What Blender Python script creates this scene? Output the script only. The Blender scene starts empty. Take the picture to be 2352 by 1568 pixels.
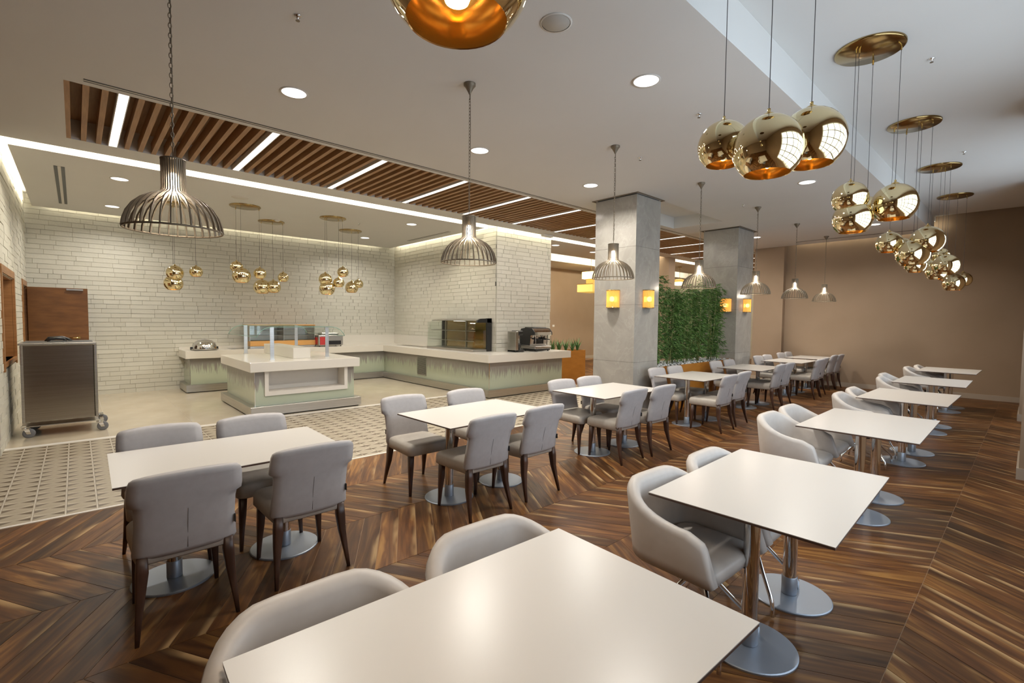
import bpy, math, random
from mathutils import Vector, Matrix
random.seed(7)
PI = math.pi
sc = bpy.context.scene
COL = sc.collection

# ------------------------------------------------------------------ camera
def make_camera():
    yaw, pitch, roll = math.radians(47.52), math.radians(-2.65), math.radians(0.55)
    f = Vector((-math.sin(yaw)*math.cos(pitch), math.cos(yaw)*math.cos(pitch), math.sin(pitch)))
    r = Vector((math.cos(yaw), math.sin(yaw), 0)); u = r.cross(f)
    r2 = r*math.cos(roll) + u*math.sin(roll); u2 = u*math.cos(roll) - r*math.sin(roll)
    cam = bpy.data.cameras.new('camera'); o = bpy.data.objects.new('camera', cam); COL.objects.link(o)
    m = Matrix((r2, u2, -f)).transposed().to_4x4(); m.translation = (0, 0, 1.64); o.matrix_world = m
    cam.sensor_width = 36; cam.lens = 36*1094/2352; cam.clip_start = .05; cam.clip_end = 200
    sc.camera = o
make_camera()
sc.view_settings.view_transform = 'Standard'; sc.view_settings.look = 'None'
sc.view_settings.gamma = 1; sc.view_settings.use_curve_mapping = False
sc.view_settings.exposure = 0.17
sc.cycles.use_denoising = True
sc.cycles.max_bounces = 7; sc.cycles.diffuse_bounces = 4; sc.cycles.glossy_bounces = 4
sc.cycles.transmission_bounces = 6; sc.cycles.transparent_max_bounces = 8
sc.cycles.sample_clamp_indirect = 3.0
sc.cycles.caustics_reflective = False; sc.cycles.caustics_refractive = False

# ------------------------------------------------------------------ light levels
P_DOWN, P_STRIP, P_COVE, P_CORR = 34.0, 16.0, 10.0, 12.0     # watts: downlight, ceiling strip, per metre of cove, corridor cove
SKY = 3.8
NEUTRAL, WARM, COVE = (1.0, .95, .865), (1.0, .62, .25), (1.0, .92, .70)
w = bpy.data.worlds.new('overcast_sky'); sc.world = w; w.use_nodes = True
bg = w.node_tree.nodes['Background']; bg.inputs[0].default_value = (.77, .88, 1.0, 1); bg.inputs[1].default_value = SKY

def area(name, loc, direction, sx, sy, power, color, shape='RECTANGLE', spread=PI, portal=False):
    l = bpy.data.lights.new(name, 'AREA'); l.shape = shape; l.size = sx; l.size_y = sy
    l.energy = power; l.color = color; l.spread = spread
    if portal: l.cycles.is_portal = True
    o = bpy.data.objects.new(name, l); COL.objects.link(o); o.location = loc
    d = Vector(direction).normalized()
    z = -d; x = Vector((1, 0, 0)) if abs(z.x) < .9 else Vector((0, 1, 0))
    y = z.cross(x).normalized(); x = y.cross(z)
    m = Matrix((x, y, z)).transposed().to_4x4(); m.translation = loc; o.matrix_world = m
    return o
def point(name, loc, power, color, r=.03):
    l = bpy.data.lights.new(name, 'POINT'); l.energy = power; l.color = color; l.shadow_soft_size = r
    o = bpy.data.objects.new(name, l); COL.objects.link(o); o.location = loc; return o
# windows in the right-hand wall (X = .6): daylight portals
WIN = [(1.7, 6.7), (8.6, 11.5)]
for a, b in WIN:
    area('window_portal', (.72, (a+b)/2, 2.15), (-1, 0, 0), b-a, 2.9, 1, (1, 1, 1), portal=True)
# recessed downlights
DOWN_Z = 3.695
DOWN = [(-4.67, 1.53), (-4.66, 3.70), (-4.66, 5.87), (-2.33, 3.67), (-2.33, 8.0), (-2.33, 12.4), (-4.66, 12.32),
        (-9.4, .54), (-11.84, .56), (-9.28, 5.48), (-11.69, 5.54), (-9.0, 9.84), (-9.09, 11.63), (-11.9, 12.6)]
DOWN_LABEL = ['large round downlight glowing between the slatted strip and the nearest hanging gold globe',
 'round downlight beside the chain of the second cage pendant', 'round downlight just before the first marble column',
 'large round downlight in the middle of the white ceiling near the step', 'round downlight seen under the nearest trio of gold globes',
 'small round downlight deep in the room between gold globe clusters', 'small round downlight to the right of the second marble column',
 'round buffet downlight nearest the black twin-slot vent', 'round buffet downlight in the far left corner over the brown door',
 'round buffet downlight near the slim vent over the glass display case', 'round buffet downlight nearest the back wall over the counter',
 'first round downlight in the corridor past the brick pier', 'second round corridor downlight beside the first marble column',
 'small round downlight beyond the wide glowing corridor cove']
for i, (x, y) in enumerate(DOWN):
    area('downlight_lamp', (x, y, DOWN_Z-.012), (0, 0, -1), .2, .2, P_DOWN*(.75 if i in (7, 8, 9, 10) else 1), NEUTRAL, 'DISK', math.radians(150))
# light strips between the ceiling slats
STRIPS = [.385 + 1.33*i for i in range(16)]
for y in STRIPS:
    area('strip_lamp', (-6.74, y, 3.69), (0, 0, -1), 1.8, .06, P_STRIP, (1, .92, .82))
# cove LEDs hidden in the ceiling slots
for y0, y1 in ((-.55, 7.0), (7.0, 14.1), (14.6, 21.5)):
    area('cove_lamp', (-8.145, (y0+y1)/2, 3.87), (-1, 0, 0), y1-y0, .05, P_COVE*(y1-y0), COVE)
area('cove_lamp', (-10.6, -.575, 3.84), (0, -1, .1), 4.3, .05, P_COVE*2.6, COVE)
area('cove_lamp', (-12.885, 3.1, 3.84), (-1, 0, .1), 7.0, .05, P_COVE*2.0, COVE)
area('cove_lamp', (-10.7, 6.895, 3.84), (0, 1, .1), 4.2, .05, P_COVE*1.5, COVE)
area('cove_lamp', (-2.9, 14.31, 3.84), (0, 1, .2), 3.0, .05, P_COVE*.35, COVE)
area('cove_lamp', (-11.35, 15.4, 3.8), (1, 0, .3), 12.4, .06, P_CORR*12.4, COVE)
area('cove_lamp', (-10.2, 15.4, 3.8), (-1, 0, .3), 12.4, .06, P_CORR*12.4, COVE)

# ------------------------------------------------------------------ materials
M = {}
def nt(m): return m.node_tree.nodes, m.node_tree.links
def mat(name, color=(.5, .5, .5), rough=.5, metal=0., emit=None, es=0., spec=.5, alpha=1., trans=0.):
    m = bpy.data.materials.new(name); m.use_nodes = True
    b = m.node_tree.nodes['Principled BSDF']
    b.inputs['Base Color'].default_value = (*color, 1); b.inputs['Roughness'].default_value = rough
    b.inputs['Metallic'].default_value = metal; b.inputs['Specular IOR Level'].default_value = spec
    if emit: b.inputs['Emission Color'].default_value = (*emit, 1); b.inputs['Emission Strength'].default_value = es
    if trans: b.inputs['Transmission Weight'].default_value = trans
    b.inputs['Alpha'].default_value = alpha
    M[name] = m; return m
def vary(name, a, b, scale=4., stretch=(1, 1, 1), detail=4., rough=None, bump=0., coord='Object', lo=.35, hi=.65):
    """noise mix of two colours on material name"""
    m = M[name]; n, l = nt(m); bs = n['Principled BSDF']
    tc = n.new('ShaderNodeTexCoord'); mp = n.new('ShaderNodeMapping'); mp.inputs['Scale'].default_value = stretch
    nz = n.new('ShaderNodeTexNoise'); nz.inputs['Scale'].default_value = scale; nz.inputs['Detail'].default_value = detail
    cr = n.new('ShaderNodeValToRGB'); cr.color_ramp.elements[0].position = lo; cr.color_ramp.elements[1].position = hi
    cr.color_ramp.elements[0].color = (*a, 1); cr.color_ramp.elements[1].color = (*b, 1)
    l.new(tc.outputs[coord], mp.inputs[0]); l.new(mp.outputs[0], nz.inputs['Vector']); l.new(nz.outputs['Fac'], cr.inputs[0])
    l.new(cr.outputs[0], bs.inputs['Base Color'])
    if bump:
        bp = n.new('ShaderNodeBump'); bp.inputs['Strength'].default_value = bump; bp.inputs['Distance'].default_value = .004
        l.new(nz.outputs['Fac'], bp.inputs['Height']); l.new(bp.outputs[0], bs.inputs['Normal'])
    return m
mat('ceiling_paint', (.75, .735, .705), .85); vary('ceiling_paint', (.745, .73, .70), (.76, .745, .715), 1.2)
mat('tan_paint', (.34, .245, .165), .8); vary('tan_paint', (.33, .237, .158), (.35, .253, .172), 1.5)
mat('cream_paint', (.6, .56, .46), .8)
mat('dark_gap', (.05, .045, .04), .9)
mat('plank_joint', (.30, .19, .11), .7)
mat('joint_mortar', (.46, .42, .34), .9)
mat('white_brick', (.63, .59, .52), .6)
def brick_nodes():
    m = M['white_brick']; n, l = nt(m); b = n['Principled BSDF']
    oi = n.new('ShaderNodeObjectInfo'); ge = n.new('ShaderNodeNewGeometry'); ad = n.new('ShaderNodeMath'); ad.operation = 'ADD'
    fr = n.new('ShaderNodeMath'); fr.operation = 'FRACT'
    cr = n.new('ShaderNodeValToRGB'); cr.color_ramp.elements[0].color = (.62, .595, .51, 1); cr.color_ramp.elements[1].color = (.67, .645, .56, 1)
    l.new(oi.outputs['Random'], ad.inputs[0]); l.new(ge.outputs['Random Per Island'], ad.inputs[1]); l.new(ad.outputs[0], fr.inputs[0])
    l.new(fr.outputs[0], cr.inputs[0]); l.new(cr.outputs[0], b.inputs['Base Color'])
    tc = n.new('ShaderNodeTexCoord'); nz = n.new('ShaderNodeTexNoise'); nz.inputs['Scale'].default_value = 30
    bp = n.new('ShaderNodeBump'); bp.inputs['Strength'].default_value = .35; bp.inputs['Distance'].default_value = .004
    l.new(tc.outputs['Object'], nz.inputs['Vector']); l.new(nz.outputs['Fac'], bp.inputs['Height']); l.new(bp.outputs[0], b.inputs['Normal'])
brick_nodes()
mat('terrazzo', (.62, .54, .42), .13); vary('terrazzo', (.54, .465, .35), (.61, .53, .41), 2.2, detail=8)
mat('relief_tile', (.5, .44, .34), .42); vary('relief_tile', (.37, .315, .23), (.43, .37, .28), 3.)
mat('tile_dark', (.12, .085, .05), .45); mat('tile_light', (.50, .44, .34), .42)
mat('white_trim', (.72, .68, .62), .5)
mat('skirting', (.42, .35, .28), .5)

def walnut():
    m = mat('walnut_plank', (.2, .1, .06), .42, spec=.22); n, l = nt(m); b = n['Principled BSDF']
    uv = n.new('ShaderNodeUVMap'); oi = n.new('ShaderNodeObjectInfo'); ge = n.new('ShaderNodeNewGeometry')
    ad = n.new('ShaderNodeMath'); ad.operation = 'ADD'; fr = n.new('ShaderNodeMath'); fr.operation = 'FRACT'
    l.new(oi.outputs['Random'], ad.inputs[0]); l.new(ge.outputs['Random Per Island'], ad.inputs[1]); l.new(ad.outputs[0], fr.inputs[0])
    ml = n.new('ShaderNodeMath'); ml.operation = 'MULTIPLY'; ml.inputs[1].default_value = 60; l.new(fr.outputs[0], ml.inputs[0])
    cx = n.new('ShaderNodeCombineXYZ'); l.new(ml.outputs[0], cx.inputs[0]); l.new(ml.outputs[0], cx.inputs[2])
    va = n.new('ShaderNodeVectorMath'); va.operation = 'ADD'; l.new(uv.outputs[0], va.inputs[0]); l.new(cx.outputs[0], va.inputs[1])
    mp = n.new('ShaderNodeMapping'); mp.inputs['Scale'].default_value = (1.0, 10, 1); l.new(va.outputs[0], mp.inputs[0])
    nz = n.new('ShaderNodeTexNoise'); nz.inputs['Scale'].default_value = 1.6; nz.inputs['Detail'].default_value = 7; nz.inputs['Distortion'].default_value = .9
    l.new(mp.outputs[0], nz.inputs['Vector'])
    cr = n.new('ShaderNodeValToRGB'); e = cr.color_ramp.elements
    e[0].position = .28; e[0].color = (.055, .026, .016, 1); e[1].position = .82; e[1].color = (.42, .26, .13, 1)
    for p, c in ((.44, (.105, .052, .030, 1)), (.56, (.165, .085, .046, 1)), (.64, (.25, .14, .072, 1))):
        x = e.new(p); x.color = c
    l.new(nz.outputs['Fac'], cr.inputs[0])
    # per-plank tone
    hs = n.new('ShaderNodeHueSaturation'); mr = n.new('ShaderNodeMapRange'); mr.inputs[3].default_value = .45; mr.inputs[4].default_value = 1.08; hs.inputs['Saturation'].default_value = 1.22
    l.new(fr.outputs[0], mr.inputs[0]); l.new(mr.outputs[0], hs.inputs['Value']); l.new(cr.outputs[0], hs.inputs['Color'])
    # pale sapwood along one edge of some planks
    sx = n.new('ShaderNodeSeparateXYZ'); l.new(uv.outputs[0], sx.inputs[0])
    m1 = n.new('ShaderNodeMapRange'); m1.interpolation_type = 'SMOOTHSTEP'; m1.inputs[1].default_value = .085; m1.inputs[2].default_value = .136; l.new(sx.outputs[1], m1.inputs[0])
    mp2 = n.new('ShaderNodeMapping'); mp2.inputs['Scale'].default_value = (1.6, 7, 1); l.new(va.outputs[0], mp2.inputs[0])
    n2 = n.new('ShaderNodeTexNoise'); n2.inputs['Scale'].default_value = 1.2; n2.inputs['Detail'].default_value = 2; l.new(mp2.outputs[0], n2.inputs['Vector'])
    m2 = n.new('ShaderNodeMapRange'); m2.inputs[1].default_value = .51; m2.inputs[2].default_value = .64; l.new(n2.outputs['Fac'], m2.inputs[0])
    mm = n.new('ShaderNodeMath'); mm.operation = 'MULTIPLY'; l.new(m1.outputs[0], mm.inputs[0]); l.new(m2.outputs[0], mm.inputs[1])
    mx = n.new('ShaderNodeMixRGB'); mx.inputs[2].default_value = (.44, .28, .13, 1); l.new(mm.outputs[0], mx.inputs[0]); l.new(hs.outputs[0], mx.inputs[1])
    l.new(mx.outputs[0], b.inputs['Base Color'])
    bp = n.new('ShaderNodeBump'); bp.inputs['Strength'].default_value = .12; bp.inputs['Distance'].default_value = .002
    l.new(nz.outputs['Fac'], bp.inputs['Height']); l.new(bp.outputs[0], b.inputs['Normal'])
walnut()
def wood(name, dark, light, rough, axis_scale):
    mat(name, light, rough); vary(name, dark, light, 3., axis_scale, 5.)
wood('oak_slat', (.33, .175, .075), (.43, .24, .11), .5, (1, 12, 12))
wood('oak_door', (.26, .115, .035), (.36, .17, .06), .4, (1, 1, 9))
wood('dark_door', (.13, .05, .012), (.19, .078, .02), .35, (1, 1, 5))
wood('orange_lacquer', (.42, .17, .025), (.50, .21, .035), .35, (1, 1, 3))
wood('chair_leg_wood', (.045, .02, .012), (.085, .04, .025), .35, (8, 8, 1))
mat('bread_wood', (.62, .33, .10), .4)
mat('laminate_top', (.66, .625, .58), .28); mat('laminate_edge', (.09, .05, .035), .5)
mat('solid_surface', (.74, .70, .63), .22)
mat('chair_fabric', (.47, .445, .44), .55, spec=.35); vary('chair_fabric', (.455, .43, .425), (.485, .46, .455), 25., bump=.08)
mat('seat_fabric_warm_lit', (.46, .415, .36), .5, spec=.35); vary('seat_fabric_warm_lit', (.445, .40, .345), (.475, .43, .375), 25., bump=.08)  # beige cast of the light on the seats is put into this colour
mat('armchair_leather', (.60, .55, .505), .42, spec=.4); vary('armchair_leather', (.585, .535, .49), (.615, .565, .52), 18., bump=.05)
mat('seam_thread', (.2, .18, .17), .7)
mat('chrome', (.8, .8, .8), .07, 1.)
mat('brushed_steel', (.52, .50, .47), .3, 1.); vary('brushed_steel', (.47, .45, .42), (.57, .55, .52), 4., (.3, .3, 40))
mat('trolley_steel', (.36, .33, .29), .22, 1.); vary('trolley_steel', (.33, .30, .26), (.39, .36, .32), 3., (.3, .3, 30))
mat('satin_base', (.34, .375, .43), .45, .7)  # blue of the reflected sky is painted into the metal's colour
mat('dark_bronze', (.22, .18, .13), .5, .6)
mat('gold_mirror', (.83, .70, .43), .035, 1.)
mat('gold_satin', (.75, .55, .22), .18, 1.)
mat('bronze_plate', (.40, .28, .12), .16, 1.)
mat('copper_inside', (1.0, .74, .38), .12, 1.)
mat('bulb_glow', (1, 1, 1), .5, emit=(1, .68, .30), es=34.)
mat('bulb_white', (1, 1, 1), .5, emit=(1, .90, .78), es=45.)
mat('diffuser', (1, 1, 1), .5, emit=(1, .97, .92), es=2.2)
mat('strip_diffuser', (1, 1, 1), .5, emit=(1, .96, .90), es=1.6)
mat('cord', (.09, .08, .075), .6)
mat('black_plastic', (.02, .02, .02), .35)
mat('black_gloss', (.015, .015, .018), .12)
mat('rubber', (.16, .16, .17), .5)
mat('red_print', (.45, .03, .03), .5)
mat('switch_white', (.8, .78, .72), .4)
mat('grille_grey', (.48, .46, .42), .5)
mat('pebble', (.72, .72, .70), .5)
mat('soil', (.03, .022, .015), .9)
mat('leaf', (.07, .17, .035), .5)
def leafn(name, a, b):
    m = M[name]; n, l = nt(m); bs = n['Principled BSDF']; ge = n.new('ShaderNodeNewGeometry')
    cr = n.new('ShaderNodeValToRGB'); cr.color_ramp.elements[0].color = (*a, 1); cr.color_ramp.elements[1].color = (*b, 1)
    l.new(ge.outputs['Random Per Island'], cr.inputs[0]); l.new(cr.outputs[0], bs.inputs['Base Color'])
leafn('leaf', (.045, .12, .025), (.16, .30, .07))
mat('aloe', (.06, .16, .05), .45); leafn('aloe', (.05, .13, .04), (.12, .25, .08))
mat('culm', (.35, .38, .14), .4)
mat('amber_crystal', (.95, .55, .12), .25, emit=(1, .50, .10), es=.55, alpha=.5)
mat('amber_hot', (1, .8, .4), .3, emit=(1, .66, .24), es=7.)
mat('amber_shade', (.85, .6, .2), .5, emit=(1, .62, .12), es=.55)
def glass(name, tint=(.96, .985, .97), alpha=.05, rough=.02):
    m = bpy.data.materials.new(name); m.use_nodes = True; n, l = nt(m); n.remove(n['Principled BSDF'])
    out = n['Material Output']; tr = n.new('ShaderNodeBsdfTransparent'); tr.inputs[0].default_value = (*tint, 1)
    gl = n.new('ShaderNodeBsdfGlossy'); gl.inputs['Roughness'].default_value = rough; mx = n.new('ShaderNodeMixShader')
    mx.inputs[0].default_value = alpha*1.4; l.new(tr.outputs[0], mx.inputs[1]); l.new(gl.outputs[0], mx.inputs[2]); l.new(mx.outputs[0], out.inputs[0])
    M[name] = m
glass('clear_glass'); glass('window_glass', (.97, .99, 1), .06)
mat('glass_edge', (.25, .42, .36), .2)
def marble():
    m = mat('grey_marble', (.4, .38, .35), .16); n, l = nt(m); b = n['Principled BSDF']
    tc = n.new('ShaderNodeTexCoord')
    a = n.new('ShaderNodeTexNoise'); a.inputs['Scale'].default_value = 1.7; a.inputs['Detail'].default_value = 9; a.inputs['Distortion'].default_value = 1.2
    l.new(tc.outputs['Object'], a.inputs['Vector'])
    c = n.new('ShaderNodeValToRGB'); c.color_ramp.elements[0].position = .3; c.color_ramp.elements[1].position = .72
    c.color_ramp.elements[0].color = (.33, .31, .275, 1); c.color_ramp.elements[1].color = (.45, .425, .38, 1); l.new(a.outputs['Fac'], c.inputs[0])
    v = n.new('ShaderNodeTexNoise'); v.inputs['Scale'].default_value = 1.1; v.inputs['Detail'].default_value = 6; v.inputs['Distortion'].default_value = 2.5
    l.new(tc.outputs['Object'], v.inputs['Vector'])
    vr = n.new('ShaderNodeValToRGB'); e = vr.color_ramp.elements; e[0].position = .485; e[0].color = (0, 0, 0, 1); e[1].position = .515; e[1].color = (0, 0, 0, 1)
    x = e.new(.5); x.color = (1, 1, 1, 1); l.new(v.outputs['Fac'], vr.inputs[0])
    a.inputs['Roughness'].default_value = .68
    mx = n.new('ShaderNodeMixRGB'); mx.inputs[2].default_value = (.62, .60, .55, 1)
    ml = n.new('ShaderNodeMath'); ml.operation = 'MULTIPLY'; ml.inputs[1].default_value = .18; l.new(vr.outputs[0], ml.inputs[0])
    l.new(ml.outputs[0], mx.inputs[0]); l.new(c.outputs[0], mx.inputs[1]); l.new(mx.outputs[0], b.inputs['Base Color'])
marble()
def grass_glass():
    """printed glass: pale green below, blades of grass rising into grey"""
    m = mat('grass_print_glass', (.5, .55, .4), .12); n, l = nt(m); b = n['Principled BSDF']
    tc = n.new('ShaderNodeTexCoord'); sp = n.new('ShaderNodeSeparateXYZ'); l.new(tc.outputs['Object'], sp.inputs[0])
    sm = n.new('ShaderNodeMath'); sm.operation = 'ADD'; l.new(sp.outputs[0], sm.inputs[0]); l.new(sp.outputs[1], sm.inputs[1])
    cb = n.new('ShaderNodeCombineXYZ'); l.new(sm.outputs[0], cb.inputs[0]); l.new(sp.outputs[2], cb.inputs[1])
    mp = n.new('ShaderNodeMapping'); mp.inputs['Scale'].default_value = (52, 3.0, 1); l.new(cb.outputs[0], mp.inputs[0])
    nz = n.new('ShaderNodeTexNoise'); nz.inputs['Scale'].default_value = 1; nz.inputs['Detail'].default_value = 3; nz.inputs['Distortion'].default_value = .4
    l.new(mp.outputs[0], nz.inputs['Vector'])
    mr = n.new('ShaderNodeMapRange'); mr.inputs[1].default_value = .17; mr.inputs[2].default_value = .74; l.new(sp.outputs[2], mr.inputs[0])
    s1 = n.new('ShaderNodeMath'); s1.operation = 'MULTIPLY_ADD'; s1.inputs[1].default_value = 1.35; s1.inputs[2].default_value = -.70; l.new(nz.outputs['Fac'], s1.inputs[0])
    s2 = n.new('ShaderNodeMath'); s2.operation = 'ADD'; l.new(s1.outputs[0], s2.inputs[0]); l.new(mr.outputs[0], s2.inputs[1])
    cr = n.new('ShaderNodeValToRGB'); e = cr.color_ramp.elements
    e[0].position = .44; e[0].color = (.47, .52, .40, 1); e[1].position = .68; e[1].color = (.29, .27, .25, 1)
    l.new(s2.outputs[0], cr.inputs[0]); l.new(cr.outputs[0], b.inputs['Base Color'])
grass_glass()

# ------------------------------------------------------------------ mesh helpers
class MB:
    def __init__(s): s.v = []; s.f = []; s.mi = []; s.sm = []
    def add(s, vs, fs, mi=0, smooth=False, T=None):
        o = len(s.v)
        for p in vs:
            p = Vector(p)
            if T is not None: p = T @ p
            s.v.append(tuple(p))
        for f in fs: s.f.append(tuple(i+o for i in f)); s.mi.append(mi); s.sm.append(smooth)
        return s
    def box(s, x0, y0, z0, x1, y1, z1, mi=0, T=None, bev=0):
        if x1 < x0: x0, x1 = x1, x0
        if y1 < y0: y0, y1 = y1, y0
        if z1 < z0: z0, z1 = z1, z0
        if bev <= 0:
            return s.add([(x0, y0, z0), (x1, y0, z0), (x1, y1, z0), (x0, y1, z0), (x0, y0, z1), (x1, y0, z1), (x1, y1, z1), (x0, y1, z1)],
                     [(0, 3, 2, 1), (4, 5, 6, 7), (0, 1, 5, 4), (1, 2, 6, 5), (2, 3, 7, 6), (3, 0, 4, 7)], mi, False, T)
        b = min(bev, (x1-x0)/2.01, (y1-y0)/2.01, (z1-z0)/2.01)
        def ring(z, i): return [(x0+i+b, y0+i, z), (x1-i-b, y0+i, z), (x1-i, y0+i+b, z), (x1-i, y1-i-b, z), (x1-i-b, y1-i, z), (x0+i+b, y1-i, z), (x0+i, y1-i-b, z), (x0+i, y0+i+b, z)]
        vs = ring(z0, b*.7) + ring(z0+b, 0) + ring(z1-b, 0) + ring(z1, b*.7)
        fs = [tuple(range(7, -1, -1)), tuple(range(24, 32))]
        for k in range(3):
            for i in range(8): j = (i+1) % 8; fs.append((k*8+i, k*8+j, k*8+8+j, k*8+8+i))
        return s.add(vs, fs, mi, False, T)
    def lathe(s, prof, n=24, mi=0, c=(0, 0, 0), smooth=True, T=None, cap=True, a0=0, a1=2*PI):
        vs = []; fs = []; full = abs(a1-a0-2*PI) < 1e-6; m = n if full else n+1
        for r, z in prof:
            for i in range(m):
                a = a0+(a1-a0)*i/n; vs.append((c[0]+r*math.cos(a), c[1]+r*math.sin(a), c[2]+z))
        for k in range(len(prof)-1):
            for i in range(n):
                j = (i+1) % m if full else i+1
                fs.append((k*m+i, k*m+j, (k+1)*m+j, (k+1)*m+i))
        s.add(vs, fs, mi, smooth, T)
        if cap and full:
            for k, rev in ((0, True), (len(prof)-1, False)):
                if prof[k][0] > 1e-5:
                    ids = [(c[0]+prof[k][0]*math.cos(2*PI*i/n), c[1]+prof[k][0]*math.sin(2*PI*i/n), c[2]+prof[k][1]) for i in range(n)]
                    s.add(ids, [tuple(reversed(range(n))) if rev else tuple(range(n))], mi, False, T)
        return s
    def cyl(s, x, y, z0, z1, r, n=16, mi=0, T=None, r1=None):
        return s.lathe([(r, z0), (r if r1 is None else r1, z1)], n, mi, (x, y, 0), True, T)
    def tube(s, pts, r, n=8, mi=0, T=None, closed=False, flat=None):
        pts = [Vector(p) for p in pts]; N = len(pts); rings = []; up = None
        for i, p in enumerate(pts):
            if closed: t = (pts[(i+1) % N]-pts[i-1])
            else: t = (pts[min(i+1, N-1)]-pts[max(i-1, 0)])
            t.normalize()
            if up is None: up = Vector((0, 0, 1)) if abs(t.z) < .9 else Vector((1, 0, 0))
            a = t.cross(up)
            if a.length < 1e-4: a = t.cross(Vector((0, 1, 0)))
            a.normalize(); b = a.cross(t).normalized(); up = b
            rr = r[i] if isinstance(r, (list, tuple)) else r
            ra, rb = (rr, rr) if flat is None else flat
            rings.append([p + a*ra*math.cos(2*PI*k/n) + b*rb*math.sin(2*PI*k/n) for k in range(n)])
        vs = [q for rg in rings for q in rg]; fs = []
        for i in range(N if closed else N-1):
            j = (i+1) % N
            for k in range(n): l = (k+1) % n; fs.append((i*n+k, i*n+l, j*n+l, j*n+k))
        if not closed: fs += [tuple(reversed(range(n))), tuple((N-1)*n+k for k in range(n))]
        return s.add(vs, fs, mi, True, T)
    def loft(s, rings, mi=0, smooth=True, T=None, cap=True, closed=True):
        n = len(rings[0]); vs = [q for r in rings for q in r]; fs = []
        for i in range(len(rings)-1):
            for k in range(n if closed else n-1): l = (k+1) % n; fs.append((i*n+k, i*n+l, (i+1)*n+l, (i+1)*n+k))
        if cap: fs += [tuple(reversed(range(n))), tuple((len(rings)-1)*n+k for k in range(n))]
        return s.add(vs, fs, mi, smooth, T)
    def mesh(s, name, mats):
        me = bpy.data.meshes.new(name); me.from_pydata(s.v, [], s.f); me.update()
        for m in mats: me.materials.append(M[m])
        me.polygons.foreach_set('material_index', s.mi); me.polygons.foreach_set('use_smooth', s.sm)
        return me
    def build(s, name, mats, parent=None, **kw):
        if isinstance(mats, str): mats = [mats]
        return link(name, s.mesh(name, mats), parent, **kw)
def link(name, me, parent=None, loc=None, rotz=None, kind=None, label=None, cat=None, group=None):
    o = bpy.data.objects.new(name, me); COL.objects.link(o)
    if loc is not None: o.location = loc
    if rotz is not None: o.rotation_euler = (0, 0, rotz)
    if parent is not None: o.parent = parent
    if kind: o['kind'] = kind
    if label: o['label'] = label
    if cat: o['category'] = cat
    if group: o['group'] = group
    return o
def thing(name, label, cat, loc=(0, 0, 0), rotz=0., group=None):
    return link(name, None, None, loc, rotz, None, label, cat, group)
def struct(name, mb, mats, parent=None):
    return mb.build(name, mats, parent, kind='structure' if parent is None else None)
def B(*a, **k): return MB().box(*a, **k)
def dup(root, loc, rotz, label, group=None):
    r = root.copy(); COL.objects.link(r); r.location = loc; r.rotation_euler = (0, 0, rotz); r['label'] = label
    if group: r['group'] = group
    for ch in list(root.children):
        c = ch.copy(); COL.objects.link(c); c.parent = r
        for g in list(ch.children):
            d = g.copy(); COL.objects.link(d); d.parent = c
    return r
def rrect(hx, hy, r, n=5):
    pts = []
    for cx, cy, a in ((hx-r, hy-r, 0), (-hx+r, hy-r, PI/2), (-hx+r, -hy+r, PI), (hx-r, -hy+r, 1.5*PI)):
        for i in range(n+1):
            t = a+PI/2*i/n; pts.append((cx+r*math.cos(t), cy+r*math.sin(t)))
    return pts

# ================================================================== SETTING
ZC, ZH, ZT = 3.70, 4.05, 3.95        # main ceiling, raised window-side ceiling, top of coves
YF, YE = 14.5, 22.0
c = MB()
for x0, y0, x1, y1 in ((-5.82, -3.5, -1.59, 7.45), (-4.4, 7.45, -1.59, 9.9), (-5.82, 7.45, -5.5, 9.9), (-5.82, 9.9, -1.59, 14.3),
                       (-5.82, 14.3, -5.43, YE), (-7.68, -3.5, -5.82, -.03), (-8.13, -3.5, -7.68, YE)):
    c.box(x0, y0, ZC, x1, y1, ZT)
struct('ceiling', c, 'ceiling_paint')
struct('ceiling', B(-12.87, -.56, ZC, -8.46, 6.88, 3.9), 'ceiling_paint')            # buffet raft
struct('ceiling', MB().box(-10.15, 8.9, ZC, -8.46, YE, ZT).box(-13.0, 8.9, ZC, -11.4, YE, ZT), 'ceiling_paint')   # corridor
struct('ceiling', B(-1.59, -3.5, ZH, .75, 14.36, ZH+.2), 'ceiling_paint')              # raised part
struct('ceiling', B(-13.2, -3.7, ZT+.001, -1.6, YE+.1, ZT+.1), 'ceiling_paint')        # over the coves
struct('ceiling', B(-1.66, -3.6, ZT, -1.591, 14.7, ZH+.2), 'ceiling_paint')
struct('ceiling', B(-1.6, 14.36, ZH+.2, .8, 14.7, ZH+.3), 'ceiling_paint')

# walls
struct('wall_far', MB().box(-4.66, YF, 0, .8, YF+.2, 4.35), 'tan_paint')
struct('wall_far', MB().box(-5.43, 14.33, 0, -4.66, YF+.2, 3.95), 'tan_paint')
struct('wall_end', MB().box(-13.2, YE, 0, -5.3, YE+.15, 3.95), 'cream_paint')
struct('wall_hall', MB().box(-5.43, YF+.2, 0, -5.3, YE, 3.95), 'cream_paint')
struct('wall_corridor', MB().box(-13.1, 8.9, 0, -12.94, YE, 3.95), 'tan_paint')
struct('wall_rear', MB().box(-8.1, -3.7, 0, .8, -3.5, 4.3).box(-8.2, -3.5, 0, -8.0, -.81, 3.95).box(-13.2, -1.35, 0, -8.2, -1.25, 4.0).box(-13.25, -1.25, 0, -13.12, -.69, 4.0), 'tan_paint')
wr = MB(); edges = [-3.7] + [q for ab in WIN for q in ab] + [14.7]
for i in range(0, len(edges), 2): wr.box(.6, edges[i], 0, .8, edges[i+1], 4.3)
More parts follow.
